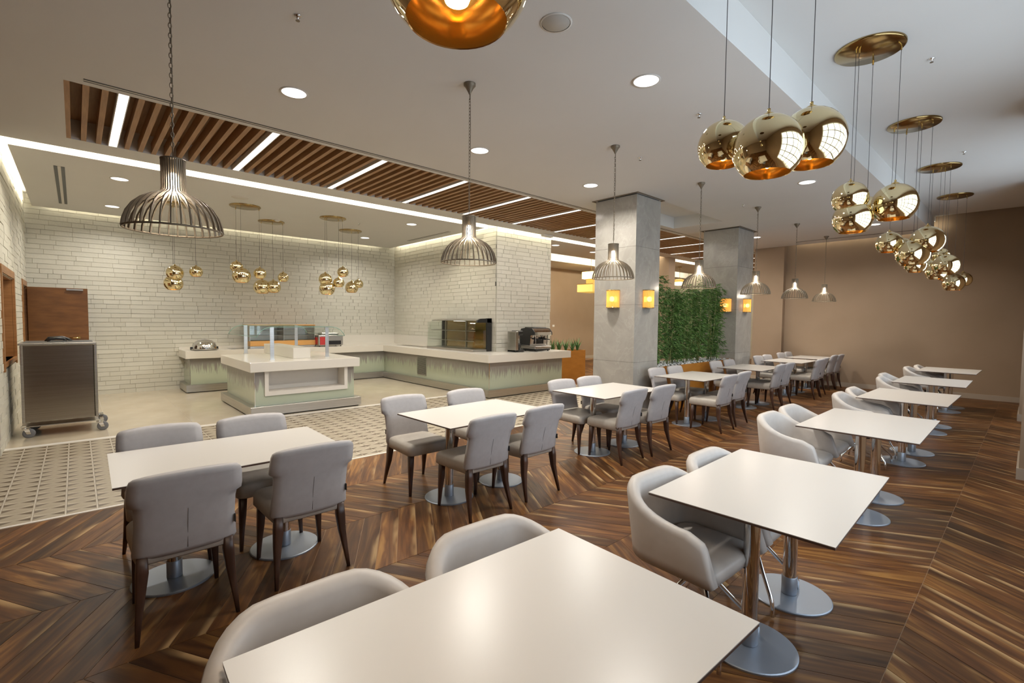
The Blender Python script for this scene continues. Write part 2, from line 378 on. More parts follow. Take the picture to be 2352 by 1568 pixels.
for a, b in WIN: wr.box(.6, a, 0, .8, b, .7); wr.box(.6, a, 3.6, .8, b, 4.3)
struct('wall_window_side', wr, 'tan_paint')
struct('wall_window_side', MB().box(-.04, 7.33, 0, .6, 8.31, ZH).box(-.1, 11.75, 0, .6, 12.8, ZH), 'tan_paint')
for k, (a, b) in enumerate(WIN):
    o = struct('window_%d' % (k+1), B(.66, a, .7, .7, b, 3.6).box(.64, a, .7, .72, a+.07, 3.6).box(.64, b-.07, .7, .72, b, 3.6) if False else
               MB().box(.62, a, .7, .74, a+.08, 3.6).box(.62, b-.08, .7, .74, b, 3.6).box(.62, a, .7, .74, b, .78).box(.62, a, 3.52, .74, b, 3.6), 'white_trim')
    B(.675, a+.08, .78, .681, b-.08, 3.52).build('pane', 'window_glass', o)
    n = max(3, round((b-a)/.6))
    for i in range(1, n): B(.65, a+(b-a)*i/n-.026, .78, .70, a+(b-a)*i/n+.026, 3.52).build('glazing_bar', 'dark_bronze', o)
    for z in (1.3, 1.85, 2.4, 2.95): B(.655, a+.08, z-.022, .695, b-.08, z+.022).build('glazing_bar', 'dark_bronze', o)

# brick-clad walls: base + individual bricks (300 as parts each, the rest joined)
CH = .094
BRICK_LEN = [.19, .26, .33, .40, .48]
brick_mesh = {}
for axis in 'xy':
    for L in BRICK_LEN:
        for dj in range(2):
            dp = .012 + .005*dj
            b = MB()
            if axis == 'y': b.box(0, 0, 0, dp, L-.006, CH-.006)     # wall of constant X, running along Y
            else: b.box(0, 0, 0, L-.006, dp, CH-.006)
            brick_mesh[(axis, L, dj)] = b.mesh('brick', ['white_brick'])
def brick_wall(name, axis, const, a0, a1, z0, z1, sign, near, holes=()):
    """axis y: plane X=const; sign +1: faces +axis-normal"""
    if axis == 'y': base = MB().box(const-.12*sign, a0, z0, const, a1, z1)
    else: base = MB()
    if axis == 'x':
        segs = [(a0, a1, z0, z1)]
        for (h0, h1, hz0, hz1) in holes:
            new = []
            for s0, s1, q0, q1 in segs:
                if h0 >= s1 or h1 <= s0: new.append((s0, s1, q0, q1)); continue
                if s0 < h0: new.append((s0, h0, q0, q1))
                if h1 < s1: new.append((h1, s1, q0, q1))
                if q0 < hz0: new.append((max(s0, h0), min(s1, h1), q0, hz0))
                if hz1 < q1: new.append((max(s0, h0), min(s1, h1), hz1, q1))
            segs = new
        for s0, s1, q0, q1 in segs: base.box(s0, const-.12*sign, q0, s1, const, q1)
    o = struct(name, base, 'joint_mortar')
    rows = int((z1-z0)/CH); cand = []
    for r in range(rows+1):
        z = z0+r*CH; top = min(CH, z1-z)
        if top < .03: continue
        a = a0 - random.random()*.3
        while a < a1:
            L = random.choice(BRICK_LEN); s, e = max(a, a0), min(a+L, a1); a += L
            if e-s < .03: continue
            hit = False
            for h0, h1, hz0, hz1 in holes:
                if s < h1 and e > h0 and z+top > hz0+.01 and z < hz1-.01: hit = True
            if hit:   # clip against the opening
                for h0, h1, hz0, hz1 in holes:
                    if s < h0 < e: e2 = h0; cand.append((s, e2, z, top, None))
                    if s < h1 < e: cand.append((h1, e, z, top, None))
                continue
            cand.append((s, e, z, top, L if (abs(e-s-L) < 1e-6 and top == CH) else None))
    full = [q for q in cand if q[4]]
    full.sort(key=lambda q: near((q[0]+q[1])/2, q[2])); parts = full[:300]; ps = set(id(q) for q in parts)
    off = 0 if sign > 0 else -.001
    for q in parts:
        dj = random.random() < .4
        me = brick_mesh[(axis, q[4], int(dj))]
        if axis == 'y': loc = (const if sign > 0 else const-(.012+.005*dj), q[0], q[2])
        else: loc = (q[0], const if sign > 0 else const-(.012+.005*dj), q[2])
        link('brick', me, o, loc)
    rest = MB()
    for q in cand:
        if id(q) in ps or q[1]-q[0] < .012: continue
        dp = .012+.005*(random.random() < .4); t = q[3]-.006
        if axis == 'y': rest.box(const, q[0], q[2], const+dp*sign, q[1]-.006, q[2]+t)
        else: rest.box(q[0], const, q[2], q[1]-.006, const+dp*sign, q[2]+t)
    if rest.v: rest.build('bricks', 'white_brick', o, kind='stuff')
    return o
# alcove: back wall X=-13, left wall Y=-.69, right wall Y=7.1, pier face X=-8.3
brick_wall('wall_back', 'y', -13.0, -.69, 7.1, 0, 3.95, 1, lambda a, z: abs(a-1.6)+.3*abs(z-1.8))
HATCH = (-10.25, -8.7, 1.02, 2.17); DOORH = (-12.72, -11.87, 0, 2.17)
brick_wall('wall_left', 'x', -.69, -13.0, -8.0, 0, 3.95, 1, lambda a, z: abs(a+9.4)+.2*abs(z-2.6), (HATCH, DOORH))
brick_wall('wall_right', 'x', 7.1, -13.0, -8.3, .9, 3.95, -1, lambda a, z: abs(a+9.5)+.3*abs(z-2.2))
brick_wall('wall_pier', 'y', -8.3, 7.1, 8.9, .9, 3.95, 1, lambda a, z: abs(z-2.4))
struct('wall_pier', MB().box(-13, 7.23, 0, -8.43, 8.9, 3.95).box(-8.43, 7.23, 0, -8.3, 8.9, .9), 'cream_paint')

# floors
fl = struct('floor', MB().box(-13.2, -3.7, -.1, .8, YE+.2, -.0022), 'plank_joint')
S = .8085; K = math.tan(math.radians(30)); PW = .157
def plank_mb(x0, x1, yl, rise, mb, gap=.0018):
    """parallelogram plank; yl = y of its lower edge on the left side"""
    g = gap; yr = yl + rise
    v = [(x0+g, yl+g, -.012), (x1-g, yr+g, -.012), (x1-g, yr+PW-g, -.012), (x0+g, yl+PW-g, -.012),
         (x0+g, yl+g, 0), (x1-g, yr+g, 0), (x1-g, yr+PW-g, 0), (x0+g, yl+PW-g, 0)]
    mb.add(v, [(4, 5, 6, 7), (0, 1, 5, 4), (1, 2, 6, 5), (2, 3, 7, 6), (3, 0, 4, 7)])
def with_uv(me, n):
    uv = me.uv_layers.new(name='UVMap'); L = S/math.cos(math.radians(30))
    for q in range(n):
        base = q*5
        for fi in range(5):
            p = me.polygons[base+fi]
            for k, li in enumerate(p.loop_indices):
                vi = me.loops[li].vertex_index % 8 % 4
                uv.data[li].uv = [(0, 0), (L, 0), (L, .136), (0, .136)][vi]
    return me
proto = {}
for sgn in (1, -1):
    mb = MB(); plank_mb(0, S, 0, sgn*S*K, mb); proto[sgn] = with_uv(mb.mesh('plank', ['walnut_plank']), 1)
cand = []
for k in range(-2, 16):
    x1 = -.404 - S*(k-1) if False else -.404 - S*k + 0.0
    x0 = x1 - S
    if x0 > .55 or x1 < -13.3: continue
    sgn = 1 if k % 2 == 0 else -1        # strip between seams k+1 (left) and k (right)
    yb = -.014 if sgn > 0 else -.014 + S*K
    ymin = -3.6 if x0 > -5.3 else 9.3
    ymax = YF if x1 > -5.4 + .9 else YE
    n0 = int((ymin-1-yb)/PW); n1 = int((ymax+1-yb)/PW)
    for n in range(n0, n1):
        yl = yb+n*PW; ym = yl+sgn*S*K/2
        if ym < ymin+.1 or ym > ymax+.2: continue
        if x0 < -13 or x1 > .65: continue
        cand.append((x0, x1, yl, sgn))
# the edge strip between the last seam and the tiles uses the same planks; tiles sit just above them
# camera forward filter: keep the 300 that show largest
def score(q):
    x, y = (q[0]+q[1])/2, q[2]+q[3]*S*K/2
    d = -x*.737 + y*.675
    side = abs(x*.675 + y*.737)/max(d, .1)
    if d < .9 or side > 1.15: return 1e6+d
    return d*d
cand.sort(key=score)
for q in cand[:300]: link('plank', proto[q[3]], fl, (q[0], q[2], 0))
rest = MB()
for q in cand[300:]: plank_mb(q[0], q[1], q[2], q[3]*S*K, rest)
me = with_uv(rest.mesh('planks', ['walnut_plank']), len(cand)-300); o = link('planks', me, fl); o['kind'] = 'stuff'
# relief tiles, strip X -8.4 .. -5.28
TX, TY = .1667, .2
def tile_geo(mb, x, y, flip):
    """sawtooth ridges running across the tile, flat along the middle"""
    z0, g = .0005, .004
    mb.box(x+.001, y+g/2, -.012, x+TX-.001, y+TY-g/2, z0)
    for side in (0, 1):
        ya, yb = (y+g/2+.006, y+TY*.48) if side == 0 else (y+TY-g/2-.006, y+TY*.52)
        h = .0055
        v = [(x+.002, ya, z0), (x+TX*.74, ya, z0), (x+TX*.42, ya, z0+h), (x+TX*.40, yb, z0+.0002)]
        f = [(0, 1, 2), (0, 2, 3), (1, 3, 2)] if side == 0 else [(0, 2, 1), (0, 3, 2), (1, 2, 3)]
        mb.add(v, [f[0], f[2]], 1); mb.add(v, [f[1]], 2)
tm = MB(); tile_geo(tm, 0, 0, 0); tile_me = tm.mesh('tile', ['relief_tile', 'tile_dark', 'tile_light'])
tc_ = []
nx = int(3.0/TX)+1
for i in range(18):
    for j in range(50):
        y = -.7+.2*j
        if y > 9.2: continue
        tc_.append((-8.30+TX*i, y))
tc_.sort(key=lambda q: (-(q[0])*.737+q[1]*.675))
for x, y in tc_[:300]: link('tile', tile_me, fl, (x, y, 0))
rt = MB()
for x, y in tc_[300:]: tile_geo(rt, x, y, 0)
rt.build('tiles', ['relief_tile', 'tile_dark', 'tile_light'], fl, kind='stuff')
B(-8.42, -.69, -.002, -5.27, 9.32, -.0005).build('grout_bed', 'white_trim', fl)
B(-5.30, -.69, -.012, -5.265, 9.32, .003).build('edge_strip', 'white_trim', fl)
B(-8.42, 9.30, -.012, -5.265, 9.34, .003).build('edge_strip', 'white_trim', fl)
sl = B(0, 0, -.012, 1.148, .998, .001).mesh('slab', ['terrazzo'])
for i in range(4):
    for j in range(10): link('slab', sl, fl, (-13.02+1.15*i, -.70+1.0*j, 0))
B(-13.0, -.70, -.002, -8.41, 9.3, -.0008).build('grout_bed', 'white_trim', fl)
B(-5.27, -3.6, -.0119, .62, -2.5, -.001).build('border', 'dark_gap', fl)
# skirting boards
struct('baseboard_far', MB().box(-4.66, YF-.018, 0, -.1, YF, .11).box(-5.44, 14.312, 0, -4.66, 14.33, .11).box(-4.66, 14.312, 0, -4.642, YF-.018, .11), 'skirting')
struct('baseboard_right', MB().box(-.058, 7.312, 0, .6, 7.33, .12).box(-.058, 7.33, 0, -.04, 8.33, .12)
       .box(-.118, 11.732, 0, .6, 11.75, .12).box(-.118, 11.75, 0, -.1, 12.82, .12), 'skirting')
struct('baseboard_corridor', B(-12.94, 8.9, 0, -12.92, YE, .12), 'skirting')

# marble columns; shade in the ceiling gap put in as a dark collar
for k, (x0, y0, x1, y1) in enumerate(((-5.21, 6.72, -4.39, 7.45), (-5.17, 10.66, -4.39, 11.5))):
    o = link('marble_column', None, None, ((x0+x1)/2, (y0+y1)/2, 0), kind=None,
             label=['grey marble clad square column nearest the buffet counter', 'grey marble clad square column behind the bamboo hedge'][k], cat='column')
    hx, hy = (x1-x0)/2, (y1-y0)/2
    B(-hx+.02, -hy+.02, 0, hx-.02, hy-.02, ZC+.1).build('core', 'dark_gap', o)
    for z0, z1 in ((0, .95), (.953, 1.9), (1.903, 2.85), (2.853, ZC-.02)):
        B(-hx, -hy, z0, hx, -hy+.019, z1).build('marble_slab', 'grey_marble', o)
        B(-hx, hy-.019, z0, hx, hy, z1).build('marble_slab', 'grey_marble', o)
        B(hx-.019, -hy+.0195, z0, hx, hy-.0195, z1).build('marble_slab', 'grey_marble', o)
        B(-hx, -hy+.0195, z0, -hx+.019, hy-.0195, z1).build('marble_slab', 'grey_marble', o)
    r = MB(); 
    for a in ((-hx-.05, -hy-.05, hx+.05, -hy-.03), (-hx-.05, hy+.03, hx+.05, hy+.05), (-hx-.05, -hy-.03, -hx-.03, hy+.03), (hx+.03, -hy-.03, hx+.05, hy+.03)):
        r.box(a[0], a[1], ZC-.012, a[2], a[3], ZC)
    r.build('shade_ring', 'dark_bronze', o)
struct('wall_pillar', B(-8.55, 14.15, 0, -8.0, 14.55, ZT), 'tan_paint')

# slatted ceiling strip: slats are parts
sp = link('ceiling_slat_field', None, None, (0, 0, 0), label='long strip of brown wooden slats set into the white ceiling', cat='slatted ceiling')
slat_me = B(-.93, -.024, -.13, .93, .024, 0).mesh('slat', ['oak_slat'])
y = .02; n = 0
pitch = 1.33/10
for k in range(-3, 170):
    yy = STRIPS[0] + k*pitch
    if yy < -.02 or yy > 21.9: continue
    if k % 10 == 0: continue
    link('slat', slat_me, sp, (-6.75, yy, ZC+.132))
B(-7.68, -.03, ZT-.02, -5.82, YE, ZT).build('backing_board', 'oak_slat', sp)
for i, y in enumerate(STRIPS):
    nm = ['first', 'second', 'third', 'fourth', 'fifth', 'sixth', 'seventh', 'eighth', 'ninth', 'tenth', 'eleventh', 'twelfth', 'thirteenth', 'fourteenth', 'fifteenth', 'sixteenth'][i]
    t = thing('linear_light', 'long glowing light bar across the ceiling slats, %s counted from the near end' % nm, 'light', (-6.75, y, ZC), 0, 'light bars in the slatted ceiling')
    MB().box(-.93, -.046, .002, .93, -.038, .06).box(-.93, .038, .002, .93, .046, .06).box(-.93, -.038, .05, .93, .038, .06).build('housing', 'white_trim', t)
    B(-.925, -.037, .004, .925, .037, .012).build('diffuser', 'strip_diffuser', t)
# slot diffusers
def slot(name, label, x, y, L, horiz, sep=.05, w=.022):
    t = thing(name, label, 'air vent', (x, y, ZC))
    for s in (-1, 1):
        q = MB()
        if horiz: q.box(-L/2, s*sep/2-w/2, -.004, L/2, s*sep/2+w/2, 0)
        else: q.box(s*sep/2-w/2, -L/2, -.004, s*sep/2+w/2, L/2, 0)
        q.build('slot', 'black_plastic', t)
    q = MB()
    if horiz: q.box(-L/2, -sep/2+w/2, -.003, L/2, sep/2-w/2, 0)
    else: q.box(-sep/2+w/2, -L/2, -.003, sep/2-w/2, L/2, 0)
    q.build('divider', 'white_trim', t)
slot('slot_diffuser', 'long narrow twin-slot black diffuser running beside the slatted ceiling', -5.70, 10.5, 20.8, False, .042, .018)
slot('slot_diffuser', 'black twin-slot vent in the buffet ceiling near the left wall', -10.7, -.12, 3.0, True, .075, .04)
slot('slot_diffuser', 'slim dark slot vent in the buffet ceiling over the glass display case', -10.35, 6.57, 1.9, True, .05, .02)
slot('slot_diffuser', 'thin dark slot vent in front of the far brown wall', -2.9, 13.75, 2.6, True, .05, .02)
# downlights
for i, (x, y) in enumerate(DOWN):
    t = thing('downlight', DOWN_LABEL[i], 'light', (x, y, ZC), 0, 'round recessed downlights')
    MB().lathe([(.105, 0), (.122, 0), (.122, -.006), (.105, -.004)], 28, cap=False).build('trim_ring', 'white_trim', t)
    MB().lathe([(.0001, -.002), (.105, -.002)], 28, cap=False).build('diffuser', 'diffuser', t)
# ceiling speaker, sprinklers, detectors
t = thing('ceiling_speaker', 'round grey ceiling loudspeaker grille beside the big gold globe', 'speaker', (-2.32, 2.51, ZC))
MB().lathe([(.0001, -.006), (.095, -.006), (.1, 0)], 28).build('grille', 'grille_grey', t)
MB().lathe([(.1, 0), (.112, 0), (.112, -.005), (.1, -.006)], 28, cap=False).build('trim_ring', 'white_trim', t)
t = thing('ceiling_speaker', 'round pale loudspeaker grille in the buffet ceiling behind the nearest cage pendant', 'speaker', (-9.35, 2.15, ZC))
MB().lathe([(.0001, -.006), (.13, -.006), (.135, 0)], 28).build('grille', 'white_trim', t)
for x, y, z, lab in ((-3.48, 1.17, ZC, 'small chrome sprinkler head in the white ceiling at the top left of centre'),
                  (-3.44, 5.32, ZC, 'tiny ceiling sprinkler between the second and third cage pendants'),
                  (-2.33, 4.63, ZC, 'ceiling sprinkler just left of the nearest trio of gold globes'),
                  (-3.53, 8.74, ZC, 'tiny ceiling sprinkler above the second marble column'),
                  (-.72, 5.81, ZH, 'sprinkler head in the raised ceiling beside the nearest oval bronze plate'),
                  (-.75, 9.25, ZH, 'sprinkler head in the raised ceiling beyond the second oval bronze plate'),
                  (-10.0, 4.6, ZC, 'small sprinkler in the buffet ceiling among the gold globe clusters')):
    t = thing('sprinkler', lab, 'sprinkler', (x, y, z))
    MB().lathe([(.024, 0), (.024, -.005), (.008, -.008), (.006, -.03)], 14).build('body', 'chrome', t)
    MB().cyl(0, 0, -.036, -.033, .014, 12).build('deflector', 'dark_bronze', t)
for x, y, lab in ((-10.9, 3.2, 'white smoke detector in the buffet ceiling between two bronze plates'),):
    t = thing('smoke_detector', lab, 'smoke detector', (x, y, ZC))
    MB().lathe([(.055, 0), (.055, -.02), (.03, -.035), (.0001, -.036)], 18).build('body', 'white_trim', t)
# hatch and door in the left wall
h0, h1, hz0, hz1 = HATCH
hf = thing('serving_hatch', 'wood-framed serving hatch in the white brick wall at the far left', 'hatch', ((h0+h1)/2, -.69, hz0))
for nm, a in (('frame_top', (h0-.09, -.002, hz1-hz0, h1+.09, .03, hz1-hz0+.1)), ('frame_side', (h1, -.002, -.1, h1+.09, .03, hz1-hz0)),
              ('frame_side', (h0-.09, -.002, -.1, h0, .03, hz1-hz0)), ('sill', (h0, -.34, -.05, h1, .03, 0)),
              ('lining', (h0, -.34, 0, h0+.02, -.002, hz1-hz0)), ('lining', (h1-.02, -.34, 0, h1, -.002, hz1-hz0)),
              ('lining', (h0+.02, -.34, hz1-hz0-.02, h1-.02, -.002, hz1-hz0)), ('shutter', (h0+.02, -.36, 0, h1-.02, -.34, hz1-hz0-.02))):
    cx = (h0+h1)/2; B(a[0]-cx, a[1], a[2], a[3]-cx, a[4], a[5]).build(nm, 'oak_door', hf)
d0, d1, dz0, dz1 = DOORH
dr = link('door_1', None, None, (0, 0, 0), kind='structure')
MB().box(d1, -.692, 0, d1+.1, -.66, dz1+.09).box(d0-.1, -.692, 0, d0, -.66, dz1+.09).box(d0, -.692, dz1, d1, -.66, dz1+.09)\
    .box(d1-.03, -.95, 0, d1, -.692, dz1).box(d0, -.95, 0, d0+.03, -.692, dz1).box(d0, -.95, dz1-.03, d1, -.692, dz1).build('frame', 'oak_door', dr)
B(d0, -1.0, 0, d1, -.96, dz1).build('dark_room', 'dark_gap', dr)
B(-12.70, -.66, .01, -12.655, .185, 2.165, bev=.004).build('leaf', 'dark_door', dr)
MB().tube([(-12.655, .04, 1.2), (-12.60, .04, 1.2), (-12.595, .02, 1.2), (-12.595, -.1, 1.2)], .009).lathe([(.026, 0), (.026, .008)], 16, T=Matrix.Translation((-12.655, .04, 1.2)) @ Matrix.Rotation(PI/2, 4, 'Y')).build('handle', 'gold_satin', dr)
MB().box(-12.655, -.12, 2.12, -12.62, .12, 2.15).build('closer', 'brushed_steel', dr)

# ================================================================== TABLES
TL, TWD, TZ = 1.246, .824, .75
def table_proto():
    t = thing('cafe_table', 'x', 'table')
    hx, hy = TWD/2, TL/2
    top = B(-hx, -hy, TZ-.003, hx, hy, TZ).build('tabletop', 'laminate_top', t)
    B(-hx+.001, -hy+.001, TZ-.013, hx-.001, hy-.001, TZ-.003).build('edge_core', 'laminate_edge', top)
    for s in (-1, 1):
        p = MB().lathe([(.222, 0), (.222, .008), (.217, .012), (.03, .0125)], 56, c=(0, s*.325, 0), smooth=False).build('base_plate', 'satin_base', t)
        q = MB().cyl(0, s*.325, .014, TZ-.02, .038, 24).build('pole', 'chrome', t)
        MB().lathe([(.0415, .014), (.0415, .115), (.038, .118)], 24, c=(0, s*.325, 0)).build('sleeve', 'satin_base', q)
        MB().box(-.16, s*.325-.02, TZ-.021, .16, s*.325+.02, TZ-.013).box(-.02, s*.325-.16, TZ-.021, .02, s*.325+.16, TZ-.013).build('top_bracket', 'black_plastic', t)
    return t
tp = table_proto()
TABS = [('R', 1, -1.377, .258, -.034), ('R', 2, -1.315, 2.176, .026), ('R', 3, -1.353, 4.573, .007), ('R', 4, -1.402, 6.882, -.011),
        ('R', 5, -1.419, 9.131, .006), ('R', 6, -1.462, 11.662, -.010),
        ('L', 1, -3.994, .128, -.014), ('L', 2, -3.984, 2.199, .030), ('L', 3, -4.066, 4.424, -.025), ('L', 4, -4.09, 6.87, -.01),
        ('L', 5, -4.10, 9.14, 0.), ('L', 6, -4.17, 11.56, 0.), ('L', 7, -4.2, 13.17, 0.)]
ORD = ['', 'first', 'second', 'third', 'fourth', 'fifth', 'sixth', 'seventh']
def tname(r, k):
    n = 6 if r == 'R' else 7
    row = 'armchair row' if r == 'R' else 'side-chair row'
    if k == n: return 'farthest in the ' + row
    return ORD[k] + ' from the front in the ' + row
for i, (r, k, x, y, a) in enumerate(TABS):
    cx = x + TWD/2*math.cos(a) - TL/2*math.sin(a); cy = y + TWD/2*math.sin(a) + TL/2*math.cos(a)
    lab = 'white cafe table on two pedestals, ' + tname(r, k)
    if i == 0: tp.location = (cx, cy, 0); tp.rotation_euler = (0, 0, a); tp['label'] = lab; tp['group'] = 'white cafe tables'
    else: dup(tp, (cx, cy, 0), a, lab, 'white cafe tables')

# ================================================================== SIDE CHAIRS (front = +Y, rear feet at y=-.25)
def side_chair():
    t = thing('side_chair', 'x', 'chair')
    # seat cushion
    rings = []
    for z, i, r in ((.375, .012, .05), (.385, .0, .05), (.455, .0, .055), (.474, .012, .06), (.483, .035, .06), (.486, .075, .05)):
        hx = .232-i; hy = .235-i
        rings.append([(px*(1 - .06*(1 if py < 0 else 0)), py+.02, z) for px, py in rrect(hx, hy, r)])
    MB().loft(rings).build('seat', 'seat_fabric_warm_lit', t)
    # backrest: outline with waist notch, curved and leaning
    outline = [(.405, .222), (.43, .232), (.56, .222), (.66, .222), (.688, .226), (.702, .249), (.74, .251), (.81, .246), (.832, .238), (.846, .222)]
    def yb(z): return -.215 - .04*max(0, z-.45)/.4 - .065*(max(0, z-.45)/.4)**1.6
    th = .058; N = 10; front = []; back = []
    for z, hw in outline:
        e = .018 if z > .84 or z < .41 else 0
        fr, bk = [], []
        for k in range(N+1):
            u = -1+2*k/N; x = u*hw; bow = .022*(1-u*u)          # bowed back
            zz = z + (.012*(1-u*u) if z > .8 else 0)
            rd = .012*(abs(u)**8)
            bk.append((x, yb(z)-bow+rd+e*.6, zz)); fr.append((x, yb(z)-bow*.6+th-rd-e*.6, zz))
        rings_ = bk + fr[::-1]; front.append(rings_)
    MB().loft(front).build('backrest', 'chair_fabric', t)
    # back seam
    sm = MB(); pts = [(0, yb(z)-.0232, z) for z in (.43, .50, .57, .65)]
    sm.tube(pts, .0016, 5); sm.build('seam', 'seam_thread', t, label='dark vertical zip seam')
    B(.2195, -.235, .50, .2245, -.215, .545).build('tag', 'black_plastic', t)
    for s in (-1, 1):
        # front leg
        r = []
        for z, x, y, h in ((.39, .185, .195, .026), (.25, .19, .2, .022), (.12, .197, .207, .015), (0, .203, .213, .0105)):
            r.append([(s*x+dx, y+dy, z) for dx, dy in rrect(h, h, h*.35, 2)])
        MB().loft(r[::-1]).build('leg', 'chair_leg_wood', t)
        r = []
        for z, x, y, h in ((.42, .19, -.195, .026), (.34, .192, -.2, .030), (.24, .2, -.205, .024), (.12, .212, -.232, .016), (0, .222, -.262, .0105)):
            r.append([(s*x+dx, y+dy, z) for dx, dy in rrect(h*.9, h, h*.35, 2)])
        MB().loft(r[::-1]).build('leg', 'chair_leg_wood', t)
    return t
sc0 = side_chair(); used = [False]
# near side: facing -X (rear feet X, centre Y); far side: facing +X
NEAR = {1: [(-2.93, .41), (-3.0, 1.076)], 2: [(-2.99, 2.525), (-3.017, 3.17)], 3: [(-3.08, 4.74), (-3.045, 5.33)], 4: [(-3.01, 7.13), (-3.07, 7.79)],
        5: [(-3.17, 9.71), (-3.19, 10.25)], 6: [(-3.07, 11.78), (-3.12, 12.31)], 7: [(-3.24, 13.56), (-3.21, 14.0)]}
FAR = {1: [(-4.17, .43), (-4.16, 1.02)], 2: [(-4.29, 2.445), (-4.24, 3.2)], 3: [(-4.15, 4.70), (-4.14, 5.27)], 4: [(-4.22, 7.18), (-4.22, 7.78)],
       5: [(-4.22, 9.38), (-4.22, 10.0)], 6: [(-4.26, 11.65), (-4.26, 12.22)], 7: [(-4.33, 13.36), (-4.33, 13.9)]}
def place(proto, flag, loc, rz, lab, grp):
    if not flag[0]:
        flag[0] = True; proto.location = loc; proto.rotation_euler = (0, 0, rz); proto['label'] = lab; proto['group'] = grp
    else: dup(proto, loc, rz, lab, grp)
for k in range(1, 8):
    tn = ('%s table from the front' % ORD[k]) if k < 7 else 'farthest table'
    for j, (x, y) in enumerate(NEAR[k]):
        a = random.uniform(-.02, .02)
        place(sc0, used, (x-.262, y, 0), PI/2+a, 'grey side chair with its back to the windows, %s seat, %s' % (['nearer', 'farther'][j], tn), 'grey side chairs')
    for j, (x, y) in enumerate(FAR[k]):
        a = random.uniform(-.02, .02)
        place(sc0, used, (x+.262, y, 0), -PI/2+a, 'grey side chair facing the windows, %s seat, %s' % (['nearer', 'farther'][j], tn), 'grey side chairs')

# ================================================================== ARMCHAIRS (front = +Y, back at y=-.29)
def armchair():
    t = thing('tub_armchair', 'x', 'armchair')
    # U path, from front right arm round the back to front left arm
    path = []
    hx, yb, yf, rc = .285, -.29, .13, .17
    for y in (yf, .07, .01, -.05, -.10): path.append((hx, y, 1, 0))
    for i in range(1, 8):
        a = PI/2*i/8; path.append((hx-rc+rc*math.cos(a), yb+rc-rc*math.sin(a), math.cos(a), -math.sin(a)))
    for x in (.09, .03, -.03, -.09): path.append((x, yb, 0, -1))
    for i in range(1, 8):
        a = PI/2*i/8; path.append((-(hx-rc+rc*math.sin(a)), yb+rc-rc*math.cos(a), -math.sin(a), -math.cos(a)))
    for y in (-.10, -.05, .01, .07, yf): path.append((-hx, y, -1, 0))
    rings = []; N = len(path)
    for k, (x, y, nx, ny) in enumerate(path):
        # height falls from back to arm front
        s = (y-yb)/(yf-yb); s = max(0, min(1, s))
        top = .652 + .148*(1-s)**2.5 - (.03*(s-.9)/.1 if s > .9 else 0)
        zb = .43
        lean = .035*(1-s)        # back flares outwards towards the top
        th = .048 if 0 < k < N-1 else .048
        end = 0 if 2 <= k < N-2 else (.0 if k in (1, N-2) else .0)
        prof = [(0, zb), (.012, zb-.0), (.018, zb+.05), (lean+.016, top-.03), (lean+.006, top-.006), (lean-.018, top),
                (lean-.042, top-.008), (lean-th-.006, top-.035), (-th, zb+.07), (-th, zb)]
        rings.append([(x+nx*o, y+ny*o, z) for o, z in prof])
    # rounded front ends
    def shrink(ring, f, dy):
        cz = sum(p[2] for p in ring)/len(ring); cx = sum(p[0] for p in ring)/len(ring)
        return [(cx+(p[0]-cx)*f, p[1]+dy, cz+(p[2]-cz)*(1-(1-f)*.25)) for p in ring]
    # slope the arm fronts so that they reach forward at the bottom
    def fwd(ring, amt): return [(p[0], p[1]+amt*(1-(p[2]-.43)/.22), p[2]) for p in ring]
    rings[0] = fwd(rings[0], .07); rings[-1] = fwd(rings[-1], .07); rings[1] = fwd(rings[1], .03); rings[-2] = fwd(rings[-2], .03)
    rings = [shrink(rings[0], .55, .014)] + rings + [shrink(rings[-1], .55, .014)]
    sh = MB().loft(rings).build('shell', 'armchair_leather', t)
    # vertical stitch lines on the back
    st = MB()
    for x in (-.13, .13):
        st.tube([(x, -.31 if z < .5 else -.31-.035*((z-.45)/.35), z) for z in (.43, .55, .68, .78)], .0013, 4)
    st.build('stitching', 'seam_thread', sh)
    r = []
    for z, i in ((.395, .05), (.405, .01), (.45, 0), (.472, .012), (.484, .04), (.488, .09)):
        r.append([(px, py*1.0+.0, z) for px, py in rrect(.238-i*.6, .215-i, .06)])
    r = [[(p[0], p[1]-.025, p[2]) for p in q] for q in r]
    MB().loft(r).build('seat', 'armchair_leather', t)
    MB().box(-.13, -.13, .375, .13, .13, .396).cyl(0, 0, .29, .376, .028, 16).build('swivel_hub', 'black_plastic', t)
    for k in range(4):
        a = PI/4+k*PI/2; c_, s_ = math.cos(a), math.sin(a)
        pts = [(0, .325), (.06, .315), (.17, .20), (.26, .115), (.283, .09), (.292, .06), (.294, .012)]
        MB().tube([(c_*q, s_*q, z) for q, z in pts], .0115, 10).build('leg', 'chrome', t)
    return t
ac0 = armchair(); used2 = [False]
ARM = {1: [(-1.52, .52), (-1.53, 1.20)], 2: [(-1.44, 2.37), (-1.44, 3.01)], 3: [(-1.66, 4.74), (-1.67, 5.32)], 4: [(-1.58, 6.80), (-1.59, 7.46)],
       5: [(-1.62, 9.38), (-1.70, 10.03)], 6: [(-1.65, 11.95), (-1.58, 12.6)]}
for k in ARM:
    tn = ('%s table of the armchair row' % ORD[k]) if k < 6 else 'farthest table of the armchair row'
    for j, (x, y) in enumerate(ARM[k]):
        a = random.uniform(-.05, .05)
        place(ac0, used2, (x+.325, y, 0), -PI/2+a, 'cream tub armchair on chrome legs, %s seat at the %s' % (['nearer', 'farther'][j], tn), 'cream tub armchairs')

